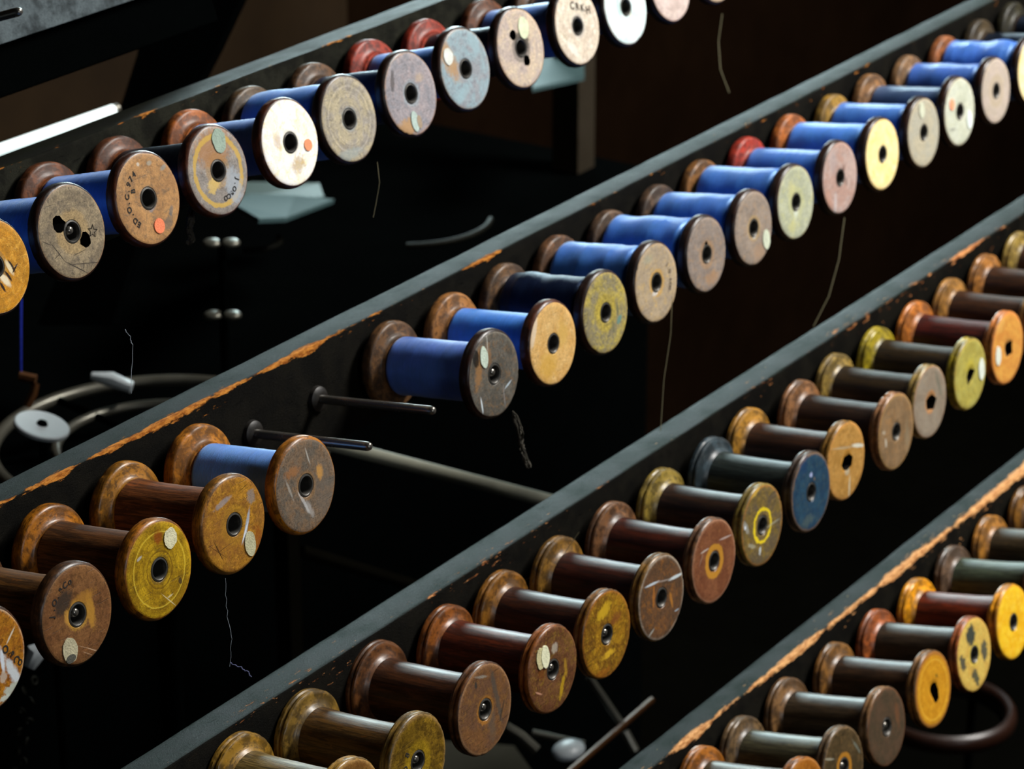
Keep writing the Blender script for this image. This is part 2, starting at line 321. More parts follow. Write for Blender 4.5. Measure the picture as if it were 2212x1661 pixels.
def jag(cx, cz, rx, rz, n, amp, rnd, ang=0):
    out = []; s_ = rnd.random()*50
    for i in range(n):
        t_ = 2*math.pi*i/n; k_ = 1+amp*((rnd.random()-.5)*.9 + 2.2*noise.noise(Vector((math.cos(t_)*1.6+s_, math.sin(t_)*1.6, s_))))
        x, z = rx*k_*math.cos(t_), rz*k_*math.sin(t_)
        out.append((cx+x*math.cos(ang)-z*math.sin(ang), cz+x*math.sin(ang)+z*math.cos(ang)))
    return out
def text_mesh(chars, mat, parent, name='stamped_lettering', label=None):
    """chars: [(ch, x, z, rot, size)] in disc units, joined into one mesh"""
    bm = bmesh.new(); dg = None
    for ch, x, z, rot, size in chars:
        cu = bpy.data.curves.new('t', 'FONT'); cu.body = ch; cu.size = size*R; cu.align_x = 'CENTER'; cu.align_y = 'CENTER'; cu.extrude = .00006; cu.offset = .0003*size*3
        to = bpy.data.objects.new('t', cu); COL.objects.link(to); bpy.context.view_layer.update()
        me = bpy.data.meshes.new_from_object(to.evaluated_get(bpy.context.evaluated_depsgraph_get()))
        # text lies in XY facing +Z ; put it on the disc facing -Y
        M = Matrix.Translation((x*R, -.0001, z*R)) @ Matrix.Rotation(rot, 4, 'Y') @ Matrix.Rotation(math.radians(90), 4, 'X')
        me.transform(M); bm.from_mesh(me); bpy.data.objects.remove(to); bpy.data.curves.remove(cu); bpy.data.meshes.remove(me)
    me = bpy.data.meshes.new(name); bm.to_mesh(me); bm.free()
    o = link(name, me, [mat], parent, smooth=False)
    if label: o['label'] = label
    return o
def arc_chars(s, rad, a0, size, step=None, flip=False):
    """text running clockwise round the hub, a0 = angle of the middle (0 = up, + = clockwise)"""
    step = step or size*.78/rad; out = []
    for i, ch in enumerate(s):
        a = a0 + (i-(len(s)-1)/2)*step
        if ch != ' ': out.append((ch, rad*math.sin(a), rad*math.cos(a), a, size))
    return out
def patch_mesh(poly, th, mat, parent, name, label=None, dark=None, y=0):
    bm = prism([(x*R, y*R, z*R) for x, z in poly], (0, 1, 0), -th*R, .004*R)
    o = obj(name, bm, mat, parent, smooth=False)
    if label: o['label'] = label
    return o
M_STK = {}
def stick_mat(colr):
    if colr not in M_STK: M_STK[colr] = simple('paper_'+colr, colr, .75, 0, .12 if colr[0] == 'f' else .6, 150, bstr=.8)
    return M_STK[colr]

# ------------------------------------------------------------------ the bobbins
# solved places: u along the rail, height, radius and reach offsets (flange radii)
POS = {'1a':(39.255,-0.006,-0.020,0.001),'1b':(41.515,0.032,-0.006,-0.032),'1c':(43.871,0.056,0.001,-0.053),'1d':(46.101,0.039,-0.009,-0.036),'1e':(48.530,0.007,-0.003,-0.005),'1f':(50.633,-0.005,0.016,0.017),'1g':(52.988,-0.014,0.009,0.012),'1h':(55.243,0.020,0.010,-0.025),'1i':(57.513,-0.016,0.009,0.012),'1j':(59.971,-0.049,0.001,0.048),'1k':(62.191,-0.064,0.005,0.063),'1l':(64.5,0,0,0),'1m':(66.75,0,0,0),
'2a':(34.05,0,0,0),'2b':(36.341,-0.053,-0.008,0.075),'2c':(38.642,-0.063,-0.006,0.099),'2d':(40.969,-0.033,0.004,0.053),'2e':(43.242,-0.048,0.016,0.078),'2h':(50.178,0.011,0.005,-0.015),'2i':(52.474,-0.020,-0.005,0.035),'2j':(54.745,-0.004,0.008,0.008),'2k':(57.067,0.016,0.002,-0.024),'2l':(59.441,0.012,-0.030,-0.031),'2m':(61.748,0.011,-0.017,-0.025),'2n':(64.021,0.041,-0.005,-0.066),'2o':(66.401,0.038,-0.007,-0.056),'2p':(68.777,0.036,0.009,-0.037),'2q':(71.187,0.011,-0.002,-0.017),'2r':(73.469,0.019,0.006,-0.032),'2s':(75.852,0.027,-0.019,-0.044),'2t':(78.2,0.03,0,0),'2u':(80.55,0,0,0),'2v':(82.9,0,0,0),
'3a':(40.45,0.09,0.005,-0.15),'3b':(42.676,0.074,0.005,-0.146),'3c':(45.191,0.106,0.006,-0.212),'3d':(47.551,0.028,-0.024,-0.073),'3e':(49.604,0.003,0.007,-0.000),'3f':(51.835,-0.023,0.005,0.048),'3g':(54.143,-0.036,0.017,0.072),'3h':(56.440,-0.023,0.011,0.056),'3i':(58.785,-0.043,0.010,0.094),'3j':(60.832,0.010,0.009,-0.022),'3k':(63.277,-0.055,0.009,0.109),'3l':(65.437,-0.005,-0.020,-0.002),'3m':(67.770,-0.016,-0.019,0.026),'3n':(70.046,-0.020,0.020,0.050),'3o':(72.33,-0.04,0,0),'3p':(74.6,0,0,0),'3q':(76.9,0,0,0),
'4a':(54.05,0.1,0,0),'4b':(56.035,0.013,-0.009,-0.033),'4c':(58.345,0.029,-0.008,-0.075),'4d':(60.723,0,-0.007,0.006),'4e':(63.028,-0.012,-0.013,0.026),'4f':(65.270,-0.029,0.001,0.075),'4g':(67.6,0,0,0),'4h':(69.95,0,0,0),'4i':(72.3,0,0,0)}
# id: (label, A, B, C, edge, hub colour, hub radius, hub strength, rings, wear, rough, flange wood, barrel wood, yarn or None, yarn radius, lumps, features)
DK, RED = '3a2a14', '5c2c12'
T = {
'1a':('ochre-faced bobbin cut off at the left, with pale gouges carved beside its hub','c98a22','b07a1e','e0a840','f0e4c8','8a7a58',.34,.5,.5,.5,.45,'5a2f12',RED,'4a80dc',.64,0,
  [('L',19,565,31,584,.035,'2a1608',1,.05),('L',14,567,27,589,.05,'f0dcb0',1,.12),('L',12,588,24,604,.03,'2a1608',1,.05),('L',4,597,18,612,.07,'f4e4c0',1,.15),('L',1,612,11,628,.03,'2a1608',1,.05),('L',37,571,28,588,.02,'2a1608',1,.05)]),
'1b':('grey-brown bobbin face with two dark drilled holes and a stamped star outline','9a896c','7c6e58','5c5448','b8763c','c0a068',.5,.55,.35,.85,.6,'4a2a12',RED,'4a86e4',.76,0,
  [('L',112,528,141,565,.012,'2a2018',.9,.02),('L',141,565,190,590,.012,'2a2018',.9,.02),('L',150,572,218,566,.01,'2a2018',.8,.02),('L',132,545,118,560,.01,'2a2018',.8,.02),('L',160,552,186,538,.01,'2a2018',.7,.03),('L',182,560,180,585,.01,'2a2018',.7,.03),('L',92,522,110,530,.01,'2a2018',.8,.02),('c',128,485,.17,.17,0,11,.16),('c',184,519,.17,.17,.5,11,.16),('star',200,499,.15)]),
'1c':('tan-brown bobbin face stamped with letters, small orange round sticker near its rim','b88a56','a0764a','6e5c48','c89c6c','8c847c',.28,.7,.25,.5,.55,'7c4218',RED,'4a80dc',.66,0,
  [('b',365,480,40,.16,.12,'5c5c58',.6,.5,.3),('b',370,455,-30,.05,.12,'54646c',.6,.3,.3),('b',322,352,0,.07,.05,'a8aca0',.6,.3,.4),('b',352,362,20,.09,.05,'8ea0a0',.5,.4,.4),('b',298,355,0,.04,.04,'d8d4c8',.7,.3,.3),('b',330,448,30,.13,.05,'8a8890',.6,.4,.3),('s',344,488,.155,.155,'ff8a5c',.02),('t','ED.O.C.974',.62,-78,.17),('tt','B',288,413,-1.35,.17)]),
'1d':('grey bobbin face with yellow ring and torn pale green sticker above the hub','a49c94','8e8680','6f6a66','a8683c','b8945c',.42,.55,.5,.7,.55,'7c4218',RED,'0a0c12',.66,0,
  [('b',460,320,0,.55,.38,'b07c48',.75,.45,.35),('r',.73,.07,'d0aa4c',.85,.12),('b',505,400,0,.24,.4,'a8b2bc',.75,.45,.3),('b',462,400,30,.22,.14,'d8b868',.8,.5,.25),('b',410,400,0,.12,.4,'9c9488',.5,.5,.3),('s',472,303,.20,.27,'9cb0a0',.09),('t','J.O&CO',.60,150,.15)]),
'1e':('bright cream bobbin face with faded orange dot, brightest in the top row','ffffff','fff6dc','f4dca8','b87426','d8c4a0',.3,.3,.1,.12,.5,'b8641c','9a5420','4070c8',.62,0,
  [('b',645,355,20,.22,.16,'b89048',.6,.7,.5),('b',600,305,0,.1,.2,'c8a068',.5,.6,.5),('s',665,313,.13,.13,'ffa070',.02)]),
'1f':('grey-tan bobbin face with pale turned rings and bluish hub, right of the cream bobbin','9c948a','b0a488','7c766c','7c6440','9aa4a8',.3,.7,1.0,.5,.6,'5c4426',RED,'4482e0',.84,.02,
  [('b',752,335,0,.5,.12,'9ca8a8',.6,.4,.4),('r',.42,.05,'b8ac90',.6,.1)]),
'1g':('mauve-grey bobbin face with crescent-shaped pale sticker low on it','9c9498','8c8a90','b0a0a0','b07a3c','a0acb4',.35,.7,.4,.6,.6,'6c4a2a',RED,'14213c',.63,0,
  [('b',880,278,0,.4,.2,'c0935a',.8,.4,.4),('b',848,178,70,.26,.07,'3c3a38',.7,.35,.3),('b',905,168,0,.15,.1,'d8b890',.4,.4,.5),('s',896,262,.13,.24,'b8ccc4',.07),('cres',903,266,.12,.2,'a8947c')]),
'1h':('blue-grey bobbin face with white sticker left of centre, top row','90949a','8fa6ae','7a7c84','b08c64','9aa0a4',.3,.5,.3,.5,.6,'a83820',RED,'4a86e4',.60,0,
  [('b',970,130,20,.22,.5,'b88c54',.8,.45,.4),('b',1025,95,30,.12,.3,'9ab4bc',.7,.4,.4),('b',1000,205,20,.3,.12,'98b4bc',.7,.4,.4),('s',968,122,.17,.20,'e4e8e0',.1)]),
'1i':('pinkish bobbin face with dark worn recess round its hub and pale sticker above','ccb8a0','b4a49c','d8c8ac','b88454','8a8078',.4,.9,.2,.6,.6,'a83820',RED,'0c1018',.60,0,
  [('b',1128,88,0,.3,.26,'4c4438',.8,.35,.25),('c',1108,76,.13,.13,0,10,.1),('c',1138,131,.14,.14,0,10,.1),('s',1130,60,.21,.26,'dce4c0',.08)]),
'1j':('cream bobbin face with brown stamped letters across the top','d8ccb8','c8b8a4','ece8dc','c08848','c0b8b0',.34,.6,.2,.5,.6,'6c3c1c',RED,'4070c8',.68,0,
  [('b',1225,85,-50,.3,.04,'b4a07c',.5,.3,.5),('b',1238,105,-50,.3,.1,'f4f4ea',.6,.4,.4),('tt','C',1236,13,.1,.26),('tt','R',1247,15,.1,.26),('tt','K',1258,18,.1,.26),('tt','H',1270,22,.1,.26)]),
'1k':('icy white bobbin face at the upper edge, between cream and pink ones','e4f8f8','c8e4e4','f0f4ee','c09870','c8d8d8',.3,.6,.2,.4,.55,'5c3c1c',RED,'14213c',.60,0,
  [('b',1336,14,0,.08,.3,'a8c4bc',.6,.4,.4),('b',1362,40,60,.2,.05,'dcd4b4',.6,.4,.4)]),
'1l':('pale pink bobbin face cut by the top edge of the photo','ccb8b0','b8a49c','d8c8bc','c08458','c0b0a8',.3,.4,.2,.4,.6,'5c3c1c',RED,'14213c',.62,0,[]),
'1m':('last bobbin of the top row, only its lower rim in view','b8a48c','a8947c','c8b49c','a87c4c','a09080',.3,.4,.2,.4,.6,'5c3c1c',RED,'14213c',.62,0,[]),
'2a':('orange-brown bobbin with flaking white paint, cut off at the left edge','9a5c1e','b87a22','6c3c18','e8dcc0','a8701c',.4,.4,.3,.8,.38,'5c3414','5a3416',None,0,0,
  [('L',2,1405,8,1445,.05,'dce8f4',.9,.25),('L',15,1430,48,1485,.10,'ccd4d8',.95,.35),('b',28,1492,0,.22,.14,'b8beb0',.95,.45,.15),('b',12,1507,0,.16,.05,'c8d0c4',.9,.4,.2),('b',8,1462,0,.1,.1,'c4b8a8',.7,.5,.2),('L',15,1390,30,1357,.02,'d8ccb4',.9,.2),('tt','O',11,1403,1.5,.2),('tt','&',24,1412,1.8,.2),('tt','C',36,1424,2.1,.2),('tt','O',43,1430,2.2,.15)]),
'2b':('dark brown empty bobbin with stamped letters above hub and peeling sticker at bottom','7c5230','8c6038','54361c','a47c4c','c8963c',.32,.75,.25,.8,.45,'5c3a1e','7a5020',None,0,0,
  [('b',138,1302,35,.26,.17,'2c2a26',.8,.4,.35),('b',196,1318,0,.1,.34,'c08c34',.8,.4,.35),('b',180,1290,0,.3,.1,'b07c30',.7,.5,.4),('b',145,1335,0,.07,.14,'c89440',.7,.4,.3),('L',190,1400,212,1407,.008,'c8a888',.8,.03),('L',170,1395,215,1406,.006,'c8a888',.6,.03),('L',180,1408,200,1415,.006,'c8a888',.6,.03),('s',151,1405,.20,.25,'b8b090',.09),('s2',152,1423,.13,.08,'4c4a40',.08),('t','J.O.&Co',.68,-38,.17)]),
'2c':('olive-yellow empty bobbin with cream sticker at upper right of its face','c09a1e','9a7614','6e5410','b87020','7a6028',.3,.7,.9,.6,.4,'b06c14','6c421c',None,0,0,
  [('r',.73,.018,'d8bc40',.65,.04),('r',.36,.02,'6c4c10',.6,.05),('r',.46,.015,'7c5c14',.5,.05),('b',342,1160,0,.12,.12,'8c3c14',.7,.4,.4),('b',390,1254,0,.05,.06,'4c3c24',.9,.3,.2),('L',298,1210,304,1204,.03,'b8b4a8',.9,.2),('L',352,1285,380,1308,.012,'d8cca0',.7,.1),('L',372,1284,364,1290,.02,'d8cca0',.7,.2),('s',368,1162,.17,.20,'ddd8b4',.14)]),
'2d':('ochre empty bobbin with white smear and lichen-like sticker at lower right','b8822a','9c6a2c','d09a34','8c5424','c8982c',.45,.6,.35,.8,.4,'a8701c','8c5024',None,0,0,
  [('b',490,1150,0,.5,.5,'8c5c2c',.45,.6,.5),('L',538,1105,528,1165,.045,'a8b4c4',.85,.2),('L',535,1130,524,1170,.025,'dce4ec',.9,.15),('L',468,1098,494,1076,.06,'989498',.7,.35),('b',542,1072,0,.12,.14,'8a8480',.7,.4,.3),('L',463,1172,483,1212,.012,'2c1a0c',.9,.02),('L',452,1180,490,1205,.008,'3c240c',.7,.02),('L',470,1195,490,1180,.008,'3c240c',.7,.02),('L',516,1062,534,1046,.008,'2c1a0c',.7,.02),('b',560,1165,0,.12,.3,'8c4418',.6,.5,.4),('s',540,1174,.16,.26,'bcb894',.05)]),
'2e':('grey-brown bobbin with bright blue yarn beside the two bare pegs','7e6a56','6c6256','926e4a','92745a','a87c48',.34,.5,.35,.9,.55,'c07818','8c4c14','6098f0',.64,0,
  [('b',700,1060,0,.25,.6,'6c6258',.5,.5,.5),('b',632,1020,0,.25,.1,'a86c34',.5,.5,.4),('b',690,1018,0,.1,.16,'d09848',.7,.5,.4),('b',668,1098,-60,.22,.08,'a8a4a0',.7,.5,.4),('L',645,1065,668,1105,.035,'c4c4c4',.6,.3),('L',618,1040,632,1075,.03,'a8a49c',.6,.35),('L',660,970,669,1000,.02,'b0aca4',.8,.15)]),
'2h':('dark grey bobbin with broken white sticker and violet-blue yarn','6c6860','5a564e','8a6a48','8c8474','6c6c68',.3,.5,.4,.8,.5,'6c4a28','5c3414','4c70cc',.66,0,
  [('b',1035,795,-20,.12,.45,'9c7040',.7,.5,.4),('b',1055,765,0,.1,.25,'8c6844',.6,.5,.4),('L',1051,720,1054,760,.02,'b0b0a8',.7,.2),('L',1039,862,1044,893,.025,'d4e0e8',.9,.2),('L',1092,838,1104,822,.022,'b8c8d4',.9,.2),('L',1087,830,1092,880,.012,'98989c',.6,.1),('b',1028,775,0,.12,.2,'14100c',.9,.2,.15),('s',1045,772,.14,.25,'c4d4c4',.1)]),
'2i':('light straw-coloured bobbin with chalky patch at left and vivid blue yarn','d0a868','c89c58','e0bc80','b88850','a88878',.24,.7,.15,.5,.55,'a87038','7c4c1c','3484ec',.64,0,
  [('L',1158,690,1150,745,.08,'e0ccb0',.9,.25),('b',1185,790,0,.35,.3,'d0a440',.6,.6,.5),('b',1215,720,0,.2,.3,'d8b45c',.5,.5,.5)]),
'2j':('mottled yellow and grey bobbin wound with nearly black navy yarn','b4a254','8e8468','ccb850','a88448','c8b040',.5,.6,.2,.9,.55,'6c4c2c','3c2410','0a1226',.80,.05,
  [('b',1338,690,30,.12,.07,'5c8c88',.8,.4,.3),('b',1334,668,0,.06,.14,'6c6c50',.8,.3,.3),('b',1325,705,0,.06,.14,'6c6c50',.7,.3,.3),('b',1275,720,0,.12,.3,'847a60',.6,.5,.4),('b',1345,740,0,.3,.15,'ccb44c',.5,.5,.5)]),
'2k':('tan bobbin with tiny letters down the right and swollen blue yarn','ac9a80','a0907c','c4a468','b08450','b8a078',.36,.6,.3,.5,.55,'7c5434','3c2410','3870c8',.85,.05,
  [('r',.28,.07,'c89c50',.7,.2),('b',1415,632,0,.12,.08,'d0d0d0',.8,.3,.3),('b',1400,560,0,.2,.1,'98a494',.4,.5,.5),('t','J.O.&CO.',.62,95,.13)]),
'2l':('grey-mauve bobbin with keyhole-shaped notch above its hub','90847c','847870','a88a6c','8c7460','b0885c',.4,.5,.3,.6,.55,'6c5038','3c2410','3870c8',.86,.04,
  [('b',1538,600,0,.3,.15,'b08458',.5,.5,.5),('b',1527,562,0,.1,.05,'bcc8cc',.8,.3,.3),('c',1526,533,.10,.20,0,7,.2)]),
'2m':('grey-brown bobbin with round pale sticker by the lower right rim','988a7e','887c72','a88c70','9c7450','c0a068',.36,.6,.2,.5,.55,'5c4430','3c2410','3870c8',.80,.03,
  [('b',1640,545,0,.3,.2,'a8886c',.6,.5,.5),('b',1629,510,0,.09,.06,'c4ccd0',.8,.3,.3),('s',1655,517,.17,.25,'d0d8c0',.04)]),
'2n':('pale sage-grey bobbin face, between the round-stickered and pink ones','b4b8a0','a4a890','c8c890','b08040','c4c48c',.45,.5,.2,.5,.55,'8c5c28','3c2410','3870c8',.84,.04,
  [('b',1710,410,0,.15,.2,'ccc88c',.6,.5,.5),('b',1719,460,0,.1,.12,'d4dcd0',.7,.4,.4),('b',1712,490,0,.2,.15,'ccc880',.5,.5,.5)]),
'2o':('pinkish-grey bobbin whose far flange is bright red','b8a098','ac8c80','9c8c88','a8806c','6c5450',.22,.5,.2,.5,.55,'c03820','3c2410','3870c8',.70,0,
  [('b',1822,365,60,.14,.06,'6c5048',.7,.5,.3),('b',1828,392,0,.07,.1,'6c5850',.6,.5,.3),('L',1806,420,1804,460,.04,'c8c8cc',.7,.2),('b',1800,350,0,.2,.3,'a49898',.5,.5,.5),('b',1790,430,0,.15,.3,'c08c74',.5,.5,.5)]),
'2p':('pale yellow bobbin face, brightest of the second row','fbe8a8','f4dc90','fff4cc','c88c34','c8a058',.2,.5,.15,.2,.5,'c8702c','3c2410','4482e0',.80,.02,[]),
'2q':('grey-tan bobbin with faint oval sticker above the hub, after the pale yellow one','a8a494','b0a890','9c9888','b08448','b8a88c',.3,.4,.3,.4,.55,'a88030','3c2410','3870c8',.76,.01,
  [('s',1991,238,.15,.22,'ccd0b8',.03)]),
'2r':('pale green-grey bobbin with orange dot and white sticker on its face','c0c4b4','b4b8a4','ccccb4','b88c54','c4bca4',.3,.4,.1,.4,.55,'94683c','3c2410','1c345c',.67,0,
  [('b',2058,280,-10,.2,.04,'84847c',.7,.3,.4),('s',2056,226,.14,.16,'ffa078',.02),('s',2094,258,.15,.26,'ecf8f4',.04)]),
'2s':('plain pinkish-tan bobbin face near the right edge of the second row','ac9e94','a4988c','b8a890','b08c60','b0a088',.5,.4,.5,.2,.55,'a07850','3c2410','305cb4',.75,.02,[('r',.4,.1,'b4a48c',.6,.1)]),
'2t':('cream bobbin cut by the right edge, wound with lumpy blue yarn','f0dca8','e8d090','f8ecc8','c08c40','c8a870',.3,.3,.1,.2,.5,'9c5c30','3c2410','3468c4',.86,.06,[]),
'2u':('dim bobbin near the upper right corner, just past the lumpy blue one','8c7850','7c6840','9c8860','8c6838','8c7850',.3,.3,.1,.2,.5,'44361e','3c2410','0c1018',.6,0,[]),  # flange wood darkened to carry the shade in this corner
'2v':('dimmest bobbin, last one in the upper right corner','8c7850','7c6840','9c8860','8c6838','8c7850',.3,.3,.1,.2,.5,'2c2814','3c2410','0c1018',.6,0,[]),  # flange wood darker still, shade put into its colour
'3a':('brown empty bobbin cut by the bottom edge, leftmost of the third row','8c6430','7c5428','a07838','b89058','b08030',.3,.5,.3,.6,.35,'a07828','8c7440',None,0,0,[]),
'3b':('olive-brown empty bobbin at the bottom edge with a peg tip showing','84651c','5c4414','a88426','a08050','c09c20',.5,.5,.3,.9,.38,'86682a','6c4c20',None,0,0,
  [('b',880,1600,0,.5,.3,'54400c',.4,.5,.5),('t','8 O 8',.42,-88,.19)]),
'3c':('brown empty bobbin with dark grey streaks and steel peg tip in its hole','805836','70503a','8c6434','a8805c','b87c30',.34,.75,.3,.7,.38,'6c4220','5c3418',None,0,0,
  [('b',1072,1500,10,.08,.6,'4c4a44',.7,.45,.4),('b',1062,1560,0,.12,.4,'5c564c',.5,.5,.5),('b',1028,1480,0,.04,.08,'2c3434',.8,.3,.3),('b',1040,1462,-20,.2,.03,'a09c90',.6,.5,.4),('L',1090,1510,1080,1555,.03,'2c2c28',.6,.2)]),
'3d':('reddish brown empty bobbin with torn cream sticker left of its hub','7c5436','6c442c','9c7830','a06c48','b07840',.24,.4,.2,1,.36,'94541c','6c2c10',None,0,0,
  [('b',1215,1480,60,.3,.06,'b89420',.85,.55,.3),('b',1222,1440,90,.2,.05,'b0882c',.7,.55,.3),('b',1198,1400,30,.12,.1,'c4bcac',.6,.6,.4),('b',1170,1450,0,.12,.2,'6c3818',.6,.5,.4),('L',1158,1496,1170,1500,.02,'c89478',.8,.2),('s',1167,1422,.15,.25,'ccc494',.16),('s2',1177,1418,.15,.26,'e8e8c4',.06)]),
'3e':('golden mottled empty bobbin, third row, right of the torn-stickered one','ac7c20','80581c','d0a42c','a86828','a86c28',.26,.5,.2,1,.38,'8c5c1c','4c2410',None,0,0,
  [('b',1305,1320,20,.3,.14,'d0a828',.85,.55,.35),('b',1315,1412,0,.22,.08,'dcb030',.8,.55,.35),('b',1330,1335,0,.22,.12,'7c4424',.7,.5,.4),('b',1295,1460,0,.4,.1,'9c5c1c',.6,.5,.4)]),
'3f':('brown empty bobbin with broken white streak across the top of its face','6e4e36','5c4634','94602c','b0a494','7c5430',.24,.5,.2,.7,.4,'8c6424','4c2010',None,0,0,
  [('L',1396,1268,1422,1256,.03,'c0ccd4',.95,.15),('L',1447,1252,1471,1240,.04,'ccd8dc',.95,.2),('L',1420,1258,1450,1250,.02,'a0948c',.7,.2),('b',1450,1295,10,.05,.2,'b47830',.8,.35,.3),('b',1412,1290,-10,.05,.25,'ac6c2c',.7,.35,.3),('L',1402,1375,1412,1360,.03,'a8a8a0',.7,.3),('L',1458,1320,1466,1315,.02,'a0b0bc',.8,.2)]),
'3g':('red-brown empty bobbin with orange halo around its hub','88563a','784830','94603c','a87c60','5c3820',.2,.7,.15,.6,.4,'7c5434','54200c',None,0,0,
  [('r',.34,.1,'c08830',.95,.12),('L',1556,1166,1578,1156,.025,'b8a49c',.85,.25),('L',1515,1195,1530,1185,.025,'bcaca0',.85,.25),('b',1515,1210,50,.15,.02,'a08878',.6,.3,.3)]),
'3h':('olive-brown empty bobbin with bright yellow painted ring around its hole','7e6a3c','6c5e48','a88a3c','b07838','7c6440',.2,.6,.2,.8,.4,'9c8438','3c2414',None,0,0,
  [('r',.40,.055,'e8cc28',1,.16),('b',1612,1140,-60,.2,.08,'9c9c94',.8,.5,.3),('b',1625,1180,-30,.2,.05,'a8a48c',.7,.5,.3),('b',1642,1190,70,.1,.05,'ccd4d8',.8,.4,.3),('b',1610,1140,0,.04,.05,'dce4f0',.9,.3,.3),('b',1670,1130,0,.3,.03,'a8a894',.5,.4,.4),('b',1635,1060,20,.25,.06,'d8b048',.6,.5,.4)]),
'3i':('navy blue painted empty bobbin with brown rim','2c4c62','243f58','40545a','8a6a48','546468',.22,.7,.15,.5,.4,'3c4c54','34403c',None,0,0,
  [('b',1752,1026,0,.07,.06,'a8b4dc',.9,.3,.3),('b',1759,1034,0,.04,.04,'7c6c58',.8,.3,.3),('b',1745,1125,0,.3,.12,'4c5c5c',.7,.55,.4),('b',1735,1000,0,.2,.3,'20406a',.4,.5,.5)]),
'3j':('tan-orange empty bobbin with chipped hub and white streak, behind the navy one','bc8c48','a87c3c','c89c58','c88c48','c88c34',.34,.6,.2,.4,.42,'b88430','4c2c14',None,0,0,
  [('L',1842,962,1864,962,.05,'d4d4c4',.9,.25),('L',1800,970,1842,965,.03,'b4a88c',.6,.3),('L',1836,1030,1834,1072,.04,'ccc4a8',.75,.2),('b',1830,1018,0,.12,.1,'b0a890',.8,.4,.3),('c',1830,1000,.30,.22,.2,7,.2)]),
'3k':('brown-grey empty bobbin with white flecks left of the hub','947858','80684c','a87c4c','b08850','a08058',.3,.4,.2,.5,.4,'9c6c44','3c2410',None,0,0,
  [('b',1914,958,0,.05,.12,'c4bcac',.85,.5,.3),('b',1910,935,-30,.1,.05,'b4a894',.8,.5,.3),('b',1960,945,0,.12,.4,'8c8068',.5,.5,.5)]),
'3l':('grey empty bobbin with orange halo and arrow-shaped broken hole','948878','8a7c6c','a08c74','b0784c','c08448',.34,.7,.2,.3,.42,'a08440','3c2c14',None,0,0,
  [('b',2028,830,20,.08,.4,'5c6458',.5,.4,.5),('c',2012,868,.34,.23,0,5,.18)]),
'3m':('olive-yellow empty bobbin with bright white sticker right of the hub','b4ac5c','a89c4c','c8b854','b88c44','b0a050',.3,.4,.2,.4,.42,'ac981c','3c2c10',None,0,0,
  [('b',2096,790,0,.25,.2,'ccb834',.5,.5,.5),('c',2097,812,.30,.21,.3,5,.18),('s',2120,797,.17,.31,'dce4d8',.08)]),
'3n':('orange-yellow empty bobbin with white oval sticker at lower left','dc9c48','d08a40','ecc060','d88448','c08c58',.26,.5,.15,.3,.4,'d07c30','5c1c10',None,0,0,
  [('b',2160,700,0,.3,.2,'e0b060',.6,.5,.5),('c',2180,753,.26,.25,.78,4,.1),('s',2156,769,.16,.27,'dce0d0',.03)]),
'3o':('third-row bobbin right after the orange-yellow one, its face beyond the right edge','b08040','a07438','c09050','b08040','a07438',.3,.4,.2,.4,.42,'b07c38','4c2c14',None,0,0,[]),
'3p':('third-row bobbin second after the orange-yellow one, brown flange by the right edge','b08040','a07438','c09050','b08040','a07438',.3,.4,.2,.4,.42,'b07434','4c2c14',None,0,0,[]),
'3q':('last bobbin of the third row, a sliver at the right edge','b08040','a07438','c09050','b08040','a07438',.3,.4,.2,.4,.42,'a88c44','4c2c14',None,0,0,[]),
'4a':('orange-brown empty bobbin at the bottom edge, leftmost of the fourth row','a86824','94581c','b87c30','b07c48','a86824',.3,.4,.2,.4,.3,'a86418','54401c',None,0,0,[]),
'4b':('dark brown empty bobbin with orange halo, cut by the bottom edge','54442c','443824','6c5434','8c7050','443824',.18,.5,.2,.6,.35,'70583a','5c5840',None,0,0,
  [('r',.28,.11,'b07828',.9,.1),('L',1782,1640,1800,1640,.03,'a8a490',.6,.4),('b',1850,1612,-60,.25,.04,'7c8478',.5,.5,.4)]),
'4c':('dark grey-brown plain empty bobbin, fourth row, left of the golden one','524030','483c2c','5c4430','74482c','3c3428',.26,.6,.2,.4,.45,'84603a','4c3c28',None,0,0,[('b',1938,1540,0,.1,.3,'7c4c2c',.4,.5,.5)]),
'4d':('golden-orange empty bobbin with brown rim, fourth row','cc9020','c0841c','dca42c','8c5424','c88c20',.3,.2,.2,.4,.42,'8c602c','4c3420',None,0,0,
  [('r',.92,.07,'94602c',.8,.05),('r',.76,.03,'e0b03c',.6,.05),('b',2023,1459,0,.06,.05,'5c5020',.8,.5,.3),('c',2020,1495,.17,.28,0,8,.12)]),
'4e':('cream-yellow empty bobbin with four blue-black paint blotches','d8b85c','d0a850','e0cc6c','c08844','d8c050',.35,.6,.15,.5,.4,'b4602c','4c3c2c',None,0,0,
  [('b',2097,1372,0,.24,.26,'2c3a3c',.95,.5,.15),('b',2126,1405,0,.18,.26,'3c4644',.9,.55,.15),('b',2080,1432,20,.14,.24,'3a4240',.9,.55,.15),('b',2108,1462,20,.14,.28,'38423c',.9,.55,.15)]),
'4f':('glossy bright yellow empty bobbin at the right edge','ecc02c','e4ac20','f0d050','c88c28','e8b828',.3,.3,.1,.1,.28,'f0a010','7c2c0c',None,0,0,[]),
'4g':('fourth-row bobbin with greyish barrel, right after the glossy yellow one','6c5844','5c4c3c','7c6850','6c5844','5c4c3c',.3,.4,.2,.4,.4,'6c5440','54604c',None,0,0,[]),
'4h':('fourth-row bobbin with orange flange, second after the glossy yellow one','b07c38','a07030','c08c48','b07c38','a07030',.3,.4,.2,.4,.4,'b87c30','54442c',None,0,0,[]),
